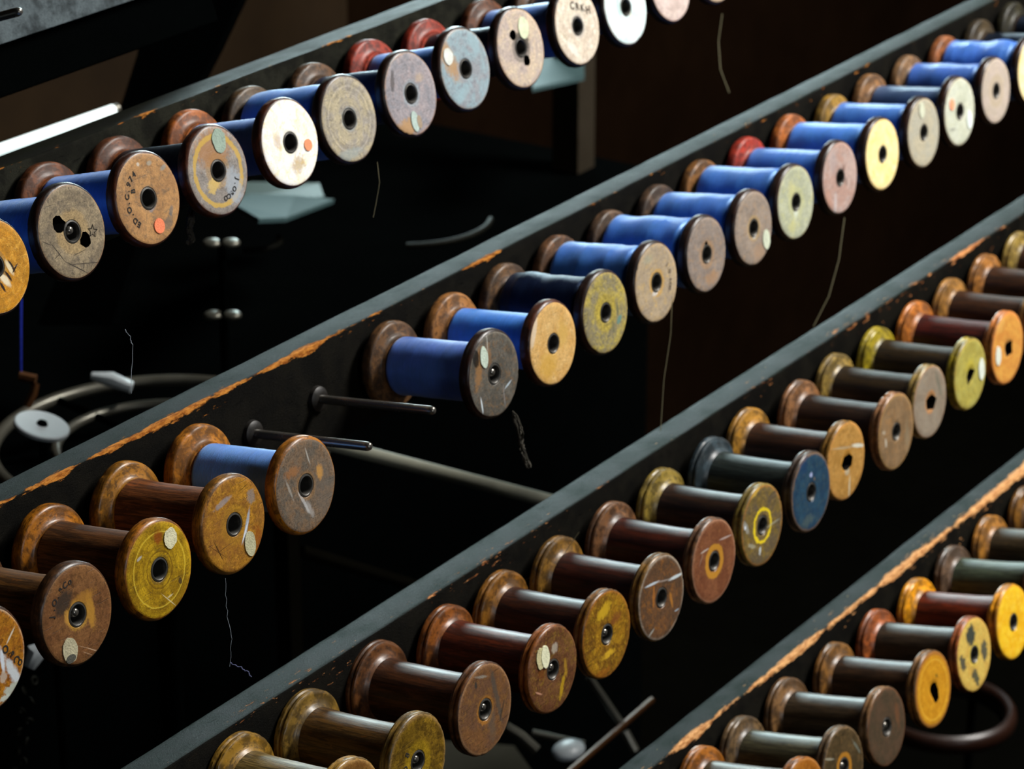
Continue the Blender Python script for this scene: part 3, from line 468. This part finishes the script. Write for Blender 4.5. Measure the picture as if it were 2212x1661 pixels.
'4i':('last bobbin of the fourth row, dim brown flange at the right edge','8c6030','7c5428','9c7038','8c6030','7c5428',.3,.4,.2,.4,.4,'84581c','44301c',None,0,0,[]),
}
ROWNAME = {'1': 'bobbins on the top rail', '2': 'bobbins on the second rail', '3': 'bobbins on the third rail', '4': 'bobbins on the lowest rail'}
def disc_fn(key):
    """pixel on a bobbin's face -> disc coordinates (right, up) in flange radii"""
    u, dw, dr, dv = POS[key]; v, w, A = ROWS[key[0]]
    o = wp(u, v+dv, w+dw); th = -(AL+A)
    X = Vector((1, 0, 0)); Z = Vector((0, -math.sin(th), math.cos(th))); N = X.cross(Z)
    def f(px, py):
        d = CX*((px-1106)/F) + CY*((py-830.5)/F) + CZ
        t_ = (o-CAM).dot(N)/d.dot(N); q = CAM + d*t_ - o
        return q.dot(X)/R, q.dot(Z)/R
    return f
def bobbin(idx, key):
    (label, A, B, C, edge, hub, hubr, hubk, rings, wear, rough, fl, brl, yarn, yr, lump, feats) = T[key]
    u, dw, dr, dv = POS[key]; v, w, An = ROWS[key[0]]; rnd = random.Random(idx*7+3); f = disc_fn(key)
    root = empty('bobbin', wp(u, v+dv, w+dw), -(AL+An)); tag(root, label, 'bobbin', ROWNAME[key[0]])
    s = 1+dr; k_f = []; cuts = []
    for ft in feats:
        if ft[0] == 'b': x, z = f(ft[1], ft[2]); k_f.append(('b', x, z, math.radians(ft[3]))+tuple(ft[4:]))
        elif ft[0] == 'L':
            x1, z1 = f(ft[1], ft[2]); x2, z2 = f(ft[3], ft[4]); L = math.hypot(x2-x1, z2-z1)
            k_f.append(('b', (x1+x2)/2, (z1+z2)/2, math.atan2(z2-z1, x2-x1), L/2+ft[5], ft[5], ft[6], ft[7], ft[8], .35))
        elif ft[0] == 'r': k_f.append(ft)
        elif ft[0] == 'c': x, z = f(ft[1], ft[2]); cuts.append((jag(x, z, ft[3], ft[4], ft[6], ft[7], rnd, ft[5]), .68))
    if key[0] == '1' or key in ('2i', '2j', '2k', '2l', '2m', '2n', '2o', '2q', '2r', '2s', '2t'):
        g_ = 1.07  # face colours lifted to carry the stronger light on these rows
        A, B, C = ['%02x%02x%02x' % tuple(min(255, int(int(h[i:i+2], 16)*g_)) for i in (0, 2, 4)) for h in (A, B, C)]
    fm = face_mat('face_'+label.split(' bobbin')[0].replace(' ', '_')[:40], idx*5.3, A, B, C, edge, hub, hubr, hubk, rings, wear, rough, k_f)
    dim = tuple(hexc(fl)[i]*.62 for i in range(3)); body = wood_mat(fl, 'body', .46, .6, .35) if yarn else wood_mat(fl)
    rimc = ('5c2c12' if key in ('1c', '1d', '1e', '2i') else '341a0e') if yarn and key != '2e' else ('4a3626' if key == '3i' else fl)
    broken = key in ('3j', '3l', '3m', '3n', '4d')
    front = obj('front_flange', lathe([(r*s if r > .23 or not broken else .12, y) for r, y in (FRONT_R if key[0] in '12' else FRONT)], 96, rimwob(idx), slots=FSLOT), [fm, wood_mat(rimc)], root)
    if rimc != fl: front['label'] = 'dark-rimmed front flange'
    if cuts: carve(front, cuts)
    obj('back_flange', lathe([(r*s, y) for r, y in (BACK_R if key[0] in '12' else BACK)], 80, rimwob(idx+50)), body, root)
    br = .645 if not yarn else min(.6, yr-.03); n_ = 9
    prof = [(br + .03*(abs(2*i/n_-1)**3) - .006*rnd.random(), .40+(2.53-.40)*i/n_) for i in range(n_+1)]
    prof = [(.60 if br > .55 else br-.08, .40)] + prof + [(.60 if br > .55 else br-.08, 2.53)]
    prof[0] = (min(prof[0][0], br-.05), .40); prof[-1] = (min(prof[-1][0], br-.05), 2.53)
    obj('barrel', lathe(prof, 72), wood_mat(brl, 'barrel', .36 if key[0] in '34' else .5, .85 if key[0] in '34' else 1.0, .8 if key[0] in '34' else .15), root)
    if not broken: obj('bushing', lathe([(.17, .9), (.17, .06), (.182, .01), (.20, -.006), (.232, .002), (.245, .03), (.245, .9)], 40), M_STEEL, root)
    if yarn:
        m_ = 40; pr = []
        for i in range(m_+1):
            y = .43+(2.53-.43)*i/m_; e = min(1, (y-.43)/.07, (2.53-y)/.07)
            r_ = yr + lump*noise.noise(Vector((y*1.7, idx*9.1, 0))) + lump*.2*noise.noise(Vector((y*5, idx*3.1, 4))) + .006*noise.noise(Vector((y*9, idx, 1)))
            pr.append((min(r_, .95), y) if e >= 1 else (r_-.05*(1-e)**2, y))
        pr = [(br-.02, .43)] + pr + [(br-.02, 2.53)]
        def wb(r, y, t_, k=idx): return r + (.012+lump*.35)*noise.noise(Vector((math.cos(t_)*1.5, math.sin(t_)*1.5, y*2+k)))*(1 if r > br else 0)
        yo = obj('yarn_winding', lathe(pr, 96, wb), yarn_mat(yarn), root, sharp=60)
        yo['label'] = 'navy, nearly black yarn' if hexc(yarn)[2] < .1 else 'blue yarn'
    txt = []
    for ft in feats:
        if ft[0] in ('s', 's2'):
            x, z = f(ft[1], ft[2]); round_ = ft[6] < .035
            pl = jag(x, z, ft[3], ft[4], 40 if round_ else 44, ft[6]*.5 if not round_ else .005, rnd)
            o = patch_mesh(pl, .012 if ft[0] == 's' else .02, stick_mat(ft[5]), root, 'sticker', {'f': 'orange paper dot'}.get(ft[5][0], 'worn paper sticker'), y=-.004)
        elif ft[0] == 'cres':
            x, z = f(ft[1], ft[2]); patch_mesh(jag(x+.05, z+.02, ft[3]*.7, ft[4]*.8, 20, .05, rnd), .02, stick_mat(ft[5]), root, 'sticker_tear', 'torn brown patch')
        elif ft[0] == 't': txt += arc_chars(ft[1], ft[2], math.radians(ft[3]), ft[4])
        elif ft[0] == 'tt': x, z = f(ft[2], ft[3]); txt.append((ft[1], x, z, ft[4], ft[5]))
        elif ft[0] == 'star':
            x, z = f(ft[1], ft[2]); bm = bmesh.new(); P_ = []
            for ri, k in ((ft[3], 1.0), (ft[3]-.035, .93)):
                P_.append([(x+(ri if i % 2 == 0 else ri*.42)*math.sin(i*math.pi/5+.35), z+(ri if i % 2 == 0 else ri*.42)*math.cos(i*math.pi/5+.35)) for i in range(10)])
            va = [bm.verts.new((a*R, -.0002, b*R)) for a, b in P_[0]]; vb = [bm.verts.new((a*R, -.0002, b*R)) for a, b in P_[1]]
            for i in range(10): bm.faces.new((va[i], va[(i+1) % 10], vb[(i+1) % 10], vb[i]))
            bmesh.ops.solidify(bm, geom=list(bm.faces), thickness=.0002)
            obj('stamped_star', bm, M_INK, root, smooth=False)
    if txt: text_mesh(txt, M_PALEINK if key in ('1j', '2k') else M_INK, root)
    return root
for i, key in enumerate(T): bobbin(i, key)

# ------------------------------------------------------------------ rails with their pegs
EMPTY_PEGS = {'2': (45.46, 47.75)}
def peg_mesh(bm=None):
    pr = [(0.0001, -2.99), (.04, -2.988), (.07, -2.97), (.088, -2.935), (.098, -2.88), (.1, -2.80), (.1, .2)]
    bm = lathe(pr, 28, closed=False); return bm
RAILS = {
 '1': ('green-grey painted wooden rail carrying the top row of bobbins', 1.2, 4.75, -1.1, 28, 92),
 '2': ('chipped green-grey rail with two bare pegs, carrying the second row', 1.2, 4.15, -1.15, 26, 92),
 '3': ('green-grey rail with cracked paint carrying the third row of bobbins', 1.25, 4.1, -1.15, 26, 92),
 '4': ('heavily chipped green-grey rail carrying the lowest row of bobbins', 1.25, 4.05, -1.15, 30, 92)}
def rail(rk, label, zt, yb, zb, u0, u1, pegs, y0=3.1):
    v, w, A = ROWS[rk]; root = empty('bobbin_rail', wp(50, v, w), -(AL+A)); tag(root, label, 'rail', 'rails of the bobbin creel')
    rb, rf = .28, .07
    sec = [(y0, zb), (y0, zt-rf), (y0+rf*.3, zt-rf*.3), (y0+rf, zt)]
    for i in range(7): a = math.pi/2*i/6; sec.append((yb-rb+rb*math.sin(a), zt-rb+rb*math.cos(a)))
    sec += [(yb, zb)]
    bm = bmesh.new(); n = 90; rings = []
    for i in range(n+1):
        x = (u0-50+(u1-u0)*i/n)*R
        rings.append([bm.verts.new((x, (y + .012*noise.noise(Vector((x*30, y*2, z*2+float(rk)))))*R, (z + .014*noise.noise(Vector((x*22, z*3, y+float(rk)*5))))*R)) for y, z in sec])
    m = len(sec)
    for i in range(n):
        for k in range(m): bm.faces.new((rings[i][k], rings[i][(k+1) % m], rings[i+1][(k+1) % m], rings[i+1][k]))
    bm.faces.new(rings[0]); bm.faces.new(rings[-1][::-1])
    obj('board', bm, M_RAIL[rk], root, sharp=25)
    for j, (uu, dz, free) in enumerate(pegs):
        o = empty('peg', (0, 0, 0)); bpy.data.objects.remove(o)
        if j == 0:
            p0 = obj('peg', peg_mesh(), M_PEG, root); c0 = obj('collar', lathe([(.1, 2.965), (.2, 2.97), (.28, 3.02), (.31, 3.14), (.1, 3.14)], 28), M_COLLAR, p0)
            pm, cm = p0.data, c0.data
            for v_ in pm.vertices: v_.co.y = v_.co.y + 2.9*R
            c0.location = (0, -free*R, 0)
            p0.location = ((uu-50)*R, free*R, dz*R)
        else:
            p1 = p0.copy(); COL.objects.link(p1); p1.location = ((uu-50)*R, free*R, dz*R); c_y = -free*R; p1.parent = root
            c1 = c0.copy(); COL.objects.link(c1); c1.parent = p1; c1.location = (0, c_y, 0)
    return root
for rk, (label, zt, yb, zb, u0, u1) in RAILS.items():
    pegs = [(POS[k][0], POS[k][1]+.04, (.10 if k in ('2b', '3a', '3b', '3c', '3d', '3e', '4b', '4c', '2h', '1b') else .45)-POS[k][3]) for k in POS if k[0] == rk] + [(x, 0, 0.0) for x in EMPTY_PEGS.get(rk, ())]
    rail(rk, label, zt, yb, zb, u0, u1, pegs)
rail('0', 'worn blue-grey top rail with one bare peg, upper left corner', .42, 3.9, -.68, 30, 54.5, [(44.8, 0, 0.0)])
for o_ in list(bpy.data.objects):
    if o_.name.startswith('board') and o_.parent and 'worn blue-grey' in o_.parent.get('label', ''):
        obj('lower_beam', bevel(box(((42.25-50)*R, 3.75*R, -1.27*R), (24.5*R, .8*R, 1.12*R)), .002), M_IRON, o_.parent, smooth=False)

# ------------------------------------------------------------------ black post leaning behind the top rails
pp = [(660, -300), (532, -30), (470, 100), (392, 250), (330, 420), (240, 700), (80, 700), (196, 420), (258, 238), (296, 118), (322, -30), (440, -300)]
pc = at(360, 200, 88); root = tag(empty('machine_upright', pc), 'black leaning upright between the worn upper left rail and the brown wall', 'post')
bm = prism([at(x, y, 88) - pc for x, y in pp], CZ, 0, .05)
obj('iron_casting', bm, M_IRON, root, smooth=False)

# ------------------------------------------------------------------ the room
FLOOR = -.62
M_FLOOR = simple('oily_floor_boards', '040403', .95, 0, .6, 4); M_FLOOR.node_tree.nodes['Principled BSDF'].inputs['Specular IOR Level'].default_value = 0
M_WALL = simple('brown_stained_wall', '20160a', .9, 0, 1.0, 3.0, bstr=.5); M_WALL.node_tree.nodes['Principled BSDF'].inputs['Specular IOR Level'].default_value = .1
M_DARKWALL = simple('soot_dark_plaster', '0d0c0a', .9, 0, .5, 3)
def struct(name, bm, m): return tag(obj(name, bm, m, smooth=False), kind='structure')
X0, X1, Y0, Y1, ZC = -3.2, 6.2, -4.2, 2.7, 3.1
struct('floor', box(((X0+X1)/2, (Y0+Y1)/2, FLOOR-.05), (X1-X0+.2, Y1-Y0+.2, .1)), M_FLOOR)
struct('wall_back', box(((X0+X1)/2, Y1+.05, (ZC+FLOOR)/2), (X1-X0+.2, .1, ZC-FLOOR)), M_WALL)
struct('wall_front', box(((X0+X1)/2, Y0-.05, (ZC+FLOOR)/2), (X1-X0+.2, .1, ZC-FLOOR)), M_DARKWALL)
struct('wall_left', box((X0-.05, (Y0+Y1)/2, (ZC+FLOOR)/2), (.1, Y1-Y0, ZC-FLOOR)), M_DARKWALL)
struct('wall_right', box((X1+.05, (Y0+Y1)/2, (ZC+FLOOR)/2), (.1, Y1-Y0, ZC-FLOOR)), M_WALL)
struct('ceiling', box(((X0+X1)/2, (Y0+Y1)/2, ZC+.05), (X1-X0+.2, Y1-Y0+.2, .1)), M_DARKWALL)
M_BOARDS = simple('dark_brown_boards', '120a05', .95, 0, .8, 3); M_BOARDS.node_tree.nodes['Principled BSDF'].inputs['Specular IOR Level'].default_value = 0
M_FRAME = simple('window_bar_paint', '3a3e3a', .5, 0, .3, 40)
M_PANE = simple('daylit_pane', 'c8d8dc', .2, 0, .05, 10, emit=((.75, .9, 1, 1), .8))
def window(name, c, sx, sy, axis):
    bm = bmesh.new()
    def b(dx, dy, wx, wy, th=.03):
        p_ = (c[0]+dx, c[1], c[2]+dy) if axis == 'y' else (c[0]+dx, c[1]+dy, c[2]); s_ = (wx, th, wy) if axis == 'y' else (wx, wy, th); box(p_, s_, bm)
    for sg in (-1, 1): b(sg*(sx/2+.03), 0, .05, sy+.11); b(0, sg*(sy/2+.03), sx+.11, .05)
    fr_ = struct(name, bm, M_FRAME)
    bm = bmesh.new()
    if axis == 'y': box((c[0], c[1]+.02, c[2]), (sx, .01, sy), bm)
    else: box((c[0], c[1], c[2]+.02), (sx, sy, .01), bm)
    pane = obj('pane', bm, M_PANE, fr_, smooth=False)
tag(obj('wooden_partition', box((3.1, 1.4, .15), (3.6, .04, 1.54)), M_BOARDS, smooth=False), 'dark brown partition filling the background behind the right half of the rails', 'partition')
window('window_1', (SKY1[0], SKY1[1], SKY1[2]+.04), 1.5, .9, 'z')
window('fill_window', (FILL_POS[0], Y0+.02, FILL_POS[2]), 1.3, 1.0, 'y')  # unseen frame and pane added around the fill light
window('window_2', (SKY2[0], Y1-.06, SKY2[2]), 2.0, .95, 'y')

# ------------------------------------------------------------------ machinery behind and below the creel, dim and out of focus
M_WHITE = simple('white_enamel', 'c4ccd0', .35, 0, .15, 20)
M_GREYM = simple('bare_grey_metal', '605e54', .35, .5, .3, 30)
M_TEAL = simple('teal_painted_metal', '2c4648', .75, 0, .3, 10)
M_GREEN = simple('dark_green_painted_metal', '10281e', .5, .1, .3, 10)
M_DIM = simple('tarnished_metal', '16160f', .6, .0, .3, 20)
M_DIM.node_tree.nodes['Principled BSDF'].inputs['Specular IOR Level'].default_value = .12
M_BRASS = simple('dull_brass', '5c3818', .4, .3, .4, 40)
M_HOOPW = simple('varnished_hoop_wood', '200e06', .35, 0, .4, 20)
def ring(c, rad, tub, mat, name, label, cat, tilt=(0, 0, 0), arc=(0, 360), flat=1.0, n=96, parent=None):
    E_ = Matrix.Rotation(tilt[2], 3, 'Z') @ Matrix.Rotation(tilt[1], 3, 'Y') @ Matrix.Rotation(tilt[0], 3, 'X'); a0, a1 = map(math.radians, arc)
    full = arc[1]-arc[0] >= 360; k = n if full else n+1
    bm = bmesh.new(); rings = []
    for i in range(k):
        a = a0+(a1-a0)*i/n; rr = []
        for j in range(12):
            b_ = 2*math.pi*j/12; r_ = rad+tub*math.cos(b_)
            rr.append(bm.verts.new(Vector(c) + E_ @ Vector((r_*math.cos(a), r_*math.sin(a), tub*flat*math.sin(b_)))))
        rings.append(rr)
    for i in range(k if full else k-1):
        for j in range(12): bm.faces.new((rings[i][j], rings[i][(j+1) % 12], rings[(i+1) % k][(j+1) % 12], rings[(i+1) % k][j]))
    if not full: bm.faces.new(rings[0][::-1]); bm.faces.new(rings[-1])
    o = obj(name, bm, mat, parent)
    if label: tag(o, label, cat)
    return o
mach = empty('textile_machine', (.3, 1.1, FLOOR)); tag(mach, 'dark machine behind and below the creel, with rods, trays and small bright fittings', 'machine')
def rel(o, par): o.parent = par; o.location = -par.location
def mp(o): rel(o, mach); return o
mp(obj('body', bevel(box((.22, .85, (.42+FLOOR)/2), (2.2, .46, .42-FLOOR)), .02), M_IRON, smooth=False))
mp(obj('boarding', box((.2, 1.13, .5), (2.2, .04, .95)), M_WALL, smooth=False))
# big spinning-frame wheel, lower left
wc = at(345, 958, 84); W_R = 358*84/F*R
wh = empty('flat_wheel', wc); tag(wh, 'dim flat metal wheel lying behind the second rail, lower left', 'wheel')
rel(ring(wc, W_R, .0065, M_GREYM, 'rim', None, None), wh)
rel(ring(wc, W_R*.62, .005, M_GREYM, 'inner_rim', None, None), wh)
bm = bmesh.new()
for a in (20, 80, 140, 200, 260, 320):
    d_ = Vector((math.cos(math.radians(a)), math.sin(math.radians(a)), 0)); tube([wc+d_*.03, wc+d_*W_R], .004, 8, bm)
rel(obj('spokes', bm, M_IRON), wh)
rel(ring(wc, .03, .012, M_IRON, 'hub', None, None), wh)
rel(obj('spindle', tube([wc, Vector((wc.x, wc.y, FLOOR))], .012, 12), M_IRON), wh)
dc = at(90, 920, 78); dk = empty('enamel_disc', dc); tag(dk, 'small round white disc with a dark centre, left behind the second rail', 'disc')
tl = Matrix.Rotation(math.radians(14), 4, CZ) @ Matrix.Rotation(math.radians(4), 4, 'X')
bm = lathe([(.0001, -.06), (1.9*.37, -.06), (.74, -.03), (.74, .05), (.0001, .05)], 48, closed=False); bm.transform(tl @ Matrix.Rotation(math.radians(-90), 4, 'X')); obj('plate', bm, M_WHITE, dk)
bm = lathe([(.0001, -.13), (.12, -.13), (.16, -.05), (.0001, -.04)], 24, closed=False); bm.transform(tl @ Matrix.Rotation(math.radians(-90), 4, 'X')); obj('centre_cap', bm, M_IRON, dk)
obj('stem', tube([(0, 0, 0), (0, 0, FLOOR-dc.z)], .004, 10), M_IRON, dk)
tag(obj('lever', tube([at(198, 812, 86), at(240, 820, 86), at(285, 837, 86)], [.004, .008, .006], 10), M_WHITE), 'short white lever above the dim wheel rim, left', 'lever')
br_ = empty('yarn_guide', at(62, 840, 80)); tag(br_, 'copper-coloured angled guide at the left end of the wheel', 'guide')
for nm, pts, rd, mt in (('arm', [at(58, 878, 80), at(72, 850, 80), at(76, 828, 80)], .004, M_BRASS), ('eye', [at(42, 812, 80), at(60, 816, 80), at(78, 820, 80)], .005, M_BRASS)):
    o = obj(nm, tube(pts, rd, 8), mt); rel(o, br_)
tag(obj('hanging_yarn', tube([at(46, 560, 80), at(45, 700, 80), at(45, 814, 80)], .0011, 6), yarn_mat('1c28a8')), 'single dark blue yarn hanging vertically at the left', 'yarn')
tag(obj('white_bracket', tube([at(62, 1440, 74), at(78, 1408, 74), at(96, 1396, 74)], [.006, .009, .005], 10), M_WHITE), 'white curved piece glimpsed between the two lowest left bobbins', 'bracket')
# chain
ch = empty('chain', at(60, 1560, 78)); tag(ch, 'dim brassy chain hanging in the lower left corner', 'chain')
for i in range(12):
    y_ = 1470+i*22; x_ = (74-i*3 if i % 2 == 0 else 54-i*2.4)
    o = ring(at(x_, y_, 78), .0034, .0012, M_DIM, 'chain_link', None, None, tilt=(1.2, 0, .6*i), n=16); rel(o, ch)
# double-lobed nuts
for x_, y_, lab in ((478, 525, 'upper of two bright double-lobed metal nuts in the dark, left'), (481, 681, 'lower of two double-lobed metal nuts in the dark, left')):
    rt = obj('wing_nut', tube([at(x_, y_, 86)+Vector((0, 0, -.18)), at(x_, y_, 86)+Vector((0, 0, .003))], .004, 10), M_IRON); mp(rt)
    for sg in (-1, 1):
        bm = bmesh.new(); bmesh.ops.create_uvsphere(bm, u_segments=20, v_segments=12, radius=.0085)
        for v_ in bm.verts: v_.co = Vector((v_.co.x*1.15, v_.co.y*1.15, v_.co.z*.55)) + CX*(sg*.0095) + at(x_, y_, 86)
        obj('wing', bm, M_GREYM, rt)
# trays and panels
def slab(name, label, cat, px, depth, th, mat):
    pts = [at(x, y, depth if len(q) < 1 else q[0]) for x, y, *q in px]; n_ = (pts[1]-pts[0]).cross(pts[2]-pts[0]).normalized()
    if n_.z < 0: n_ = -n_
    return mp(obj(name, prism(pts, n_, -th, 0), mat, smooth=False))
slab('machine_tray', 'pale teal tray edge behind the brightest cream bobbin', 'tray', [(505, 440, 92), (560, 472, 90), (618, 470, 91), (722, 430, 98), (640, 422, 100), (540, 418, 97)], 92, .005, M_TEAL)
slab('machine_cover', 'dark green machine cover behind the cream bobbin, above the pale tray', 'cover', [(520, 392, 100), (690, 395, 102), (700, 425, 101), (515, 430, 99)], 92, .005, M_GREEN)
slab('teal_panel', 'blurred teal panel under the cream lettered bobbin, top row', 'panel', [(1150, 190, 104), (1262, 165, 106), (1262, 128, 110), (1160, 120, 110)], 100, .005, M_TEAL)
tag(obj('machine_post', box((1.24, .70, 1.062), (.04, .04, 1.28)), simple('worn_brown_post', '241c0e', .6, 0, .5, 12), smooth=False), 'brown post behind the rails, below the cream lettered bobbin', 'post')
tl_ = empty('glint_bar', at(120, 292, 82)); tag(tl_, 'bright white bar behind the top rail, its glint put in as glow, upper left', 'bar')
M_GLINT = simple('glint_white', 'ffffff', .4, 0, .02, 5, emit=((.72, .96, .93, 1), .75))  # glint on a bright bar put in as emission, no lamp
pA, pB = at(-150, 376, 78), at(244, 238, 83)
o = obj('tube', tube([pA, pB], .0058, 16), M_GLINT); rel(o, tl_)
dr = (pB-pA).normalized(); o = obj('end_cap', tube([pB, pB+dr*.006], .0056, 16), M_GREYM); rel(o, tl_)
mp(obj('steel_rod', tube([at(640, 940, 78), at(1250, 1098, 86)], .0068, 16), simple('painted_grey_rod', '8c8c7c', .5, .1, .25, 20)))
mp(obj('timber_post', box(at(622, 1260, 92)+Vector((0, 0, -.25)), (.02, .02, .75)), simple('dim_timber', '0a0906', .95, 0, .5, 12), smooth=False))
mp(obj('timber_rail', tube([at(650, 1190, 92), at(1040, 1310, 100)], .007, 8), simple('dim_timber_bar', '0a0906', .95, 0, .5, 12)))
for m_ in bpy.data.materials:
    if m_.name.startswith('dim_timber'): m_.node_tree.nodes['Principled BSDF'].inputs['Specular IOR Level'].default_value = 0
# rods at the bottom centre
for nm, pts, rd, mt, lab in (
 ('push_rod', [at(1272, 1462, 88), at(1345, 1568, 88)], .0042, M_GREYM, 'grey rod pointing down-right below the golden mottled bobbin'),
 ('lever_arm', [at(1092, 1572, 84), at(1125, 1592, 84), at(1158, 1622, 84)], .0065, M_GREYM, 'thick grey arm beside the dark-streaked bobbin at the bottom'),
 ('tie_rod', [at(1150, 1583, 90), at(1262, 1608, 90)], .0042, M_GREYM, 'thin grey rod near the bottom centre, nearly level'),
 ('brown_rod', [at(1408, 1512, 90), at(1215, 1680, 84)], .0035, M_BRASS, 'thin brown rod rising to the right near the bottom centre'),
 ('link_rod', [at(1350, 1580, 92), at(1372, 1622, 92)], .005, M_GREYM, 'short grey link just left of the lowest rail')):
    mp(obj(nm, tube(pts, rd, 10), mt))
bm = bmesh.new(); bmesh.ops.create_uvsphere(bm, u_segments=24, v_segments=14, radius=.016)
for v_ in bm.verts: v_.co = Vector((v_.co.x*1.3, v_.co.y, v_.co.z*.55)) + at(1228, 1620, 88)
mp(obj('polished_cap', bm, M_WHITE))
slab('floor_box', 'dim olive-grey box top at the bottom edge behind the streaked bobbin', 'box', [(955, 1600, 98), (1110, 1610, 100), (1190, 1720, 92), (940, 1720, 90)], 95, .15, simple('olive_grey_box', '2c2c22', .6, 0, .2, 10))
# shallow hoop, lower right
hp = empty('wooden_hoop', at(2050, 1540, 112)); tag(hp, 'dim brown hoop below the golden and blotched bobbins, lower right', 'hoop')
hc = at(2040, 1540, 112); hr = 142*112/F*R
o = ring(hc, hr, .008, M_HOOPW, 'rim', None, None, flat=1.6); rel(o, hp)
rel(obj('support', tube([hc+Vector((hr, 0, 0)), Vector((hc.x+hr, hc.y, FLOOR))], .006, 8), M_IRON), hp)
o = ring(hc+Vector((0, 0, -.012)), hr*.9, .003, M_IRON, 'inner_band', None, None); rel(o, hp)
for x_, y_, r_, ar, lab in ((545, 520, 60, (200, 330), 'faint bent bar right of the bright metal nuts'), (880, 470, 180, (215, 300), 'faint curved bar in the dark above the middle of the second rail')):
    mp(ring(at(x_, y_, 96), r_*96/F*R, .0035, M_DIM, 'curved_bar', None, None, arc=ar))
# loose threads and lint
M_THREAD = simple('loose_thread_fibre', '8c8464', .8, 0, .2, 50); M_LINT = simple('grey_lint', '38342a', .95, 0, .4, 200); M_PALE = simple('pale_fibre', 'b0bcc8', .8, 0, .2, 50)
def thread(pts, dep, rad, label, mat=None, wig=0):
    rnd = random.Random(len(label)); P_ = []
    for (a, b), (c_, d_) in zip(pts, pts[1:]):
        for i in range(6): k = i/6; P_.append(at(a+(c_-a)*k+wig*(rnd.random()-.5), b+(d_-b)*k+wig*(rnd.random()-.5), dep))
    P_.append(at(*pts[-1], dep)); tag(obj('loose_thread', tube(P_, rad, 5), mat or M_THREAD), label, 'thread')
thread([(1452, 640), (1449, 720), (1434, 820), (1427, 930)], 71, .0003, 'thin thread hanging below the tan bobbin with tiny letters')
thread([(1824, 470), (1812, 560), (1790, 640), (1757, 705)], 78.2, .0005, 'long thread curving down below the pink bobbin toward the third rail')
thread([(1560, 30), (1552, 90), (1556, 150), (1575, 200)], 84, .0004, 'faint thread in the dark right of the last top-row bobbins')
thread([(815, 350), (820, 395), (812, 440), (806, 470)], 66.3, .0002, 'faint thread dangling from the grey ringed top-row bobbin')
thread([(270, 712), (281, 728), (286, 745), (284, 850)], 60, .00018, 'fine broken thread in the dark above the second rail, left', M_PALE, 3)
thread([(487, 1250), (490, 1320), (500, 1380), (496, 1440)], 58, .00012, 'fine thread hanging under the ochre smeared bobbin', M_PALE, 4)
thread([(498, 1432), (520, 1442), (536, 1452), (543, 1462)], 60, .0003, 'tiny violet thread tuft stuck to the top of the third rail', simple('violet_fibre', '7c80b0', .8, 0, .2, 50), 4)
thread([(1250, 1150), (1215, 1200), (1165, 1240), (1110, 1262)], 68, .00022, 'cobweb-like thread across two third-row bobbin flanges', M_THREAD, 2)
def lint(pts, dep, rad, label):
    rnd = random.Random(7); bm = bmesh.new()
    for k in range(16):
        ox = rnd.uniform(-6, 6); Q = [(pts[0][0], pts[0][1])]
        for (a, b), (c_, d_) in zip(pts, pts[1:]):
            for i in (1, 2, 3): Q.append((a+(c_-a)*i/3+ox+rnd.uniform(-2.5, 2.5), b+(d_-b)*i/3+rnd.uniform(-2, 2)))
        tube([at(x, y, dep+rnd.uniform(-.1, .1)) for x, y in Q], [rad*rnd.uniform(.4, 1.2) for _ in Q], 5, bm)
    tag(obj('lint_tuft', bm, M_LINT), label, 'lint')
lint([(418, 438), (412, 470), (408, 495), (414, 515), (406, 526)], 63, .0012, 'ragged grey lint tuft hanging below the yellow-ringed bobbin')
lint([(1108, 888), (1122, 925), (1126, 960), (1134, 990), (1142, 1010)], 65.8, .0006, 'wispy lint strand hanging below the dark grey bobbin')
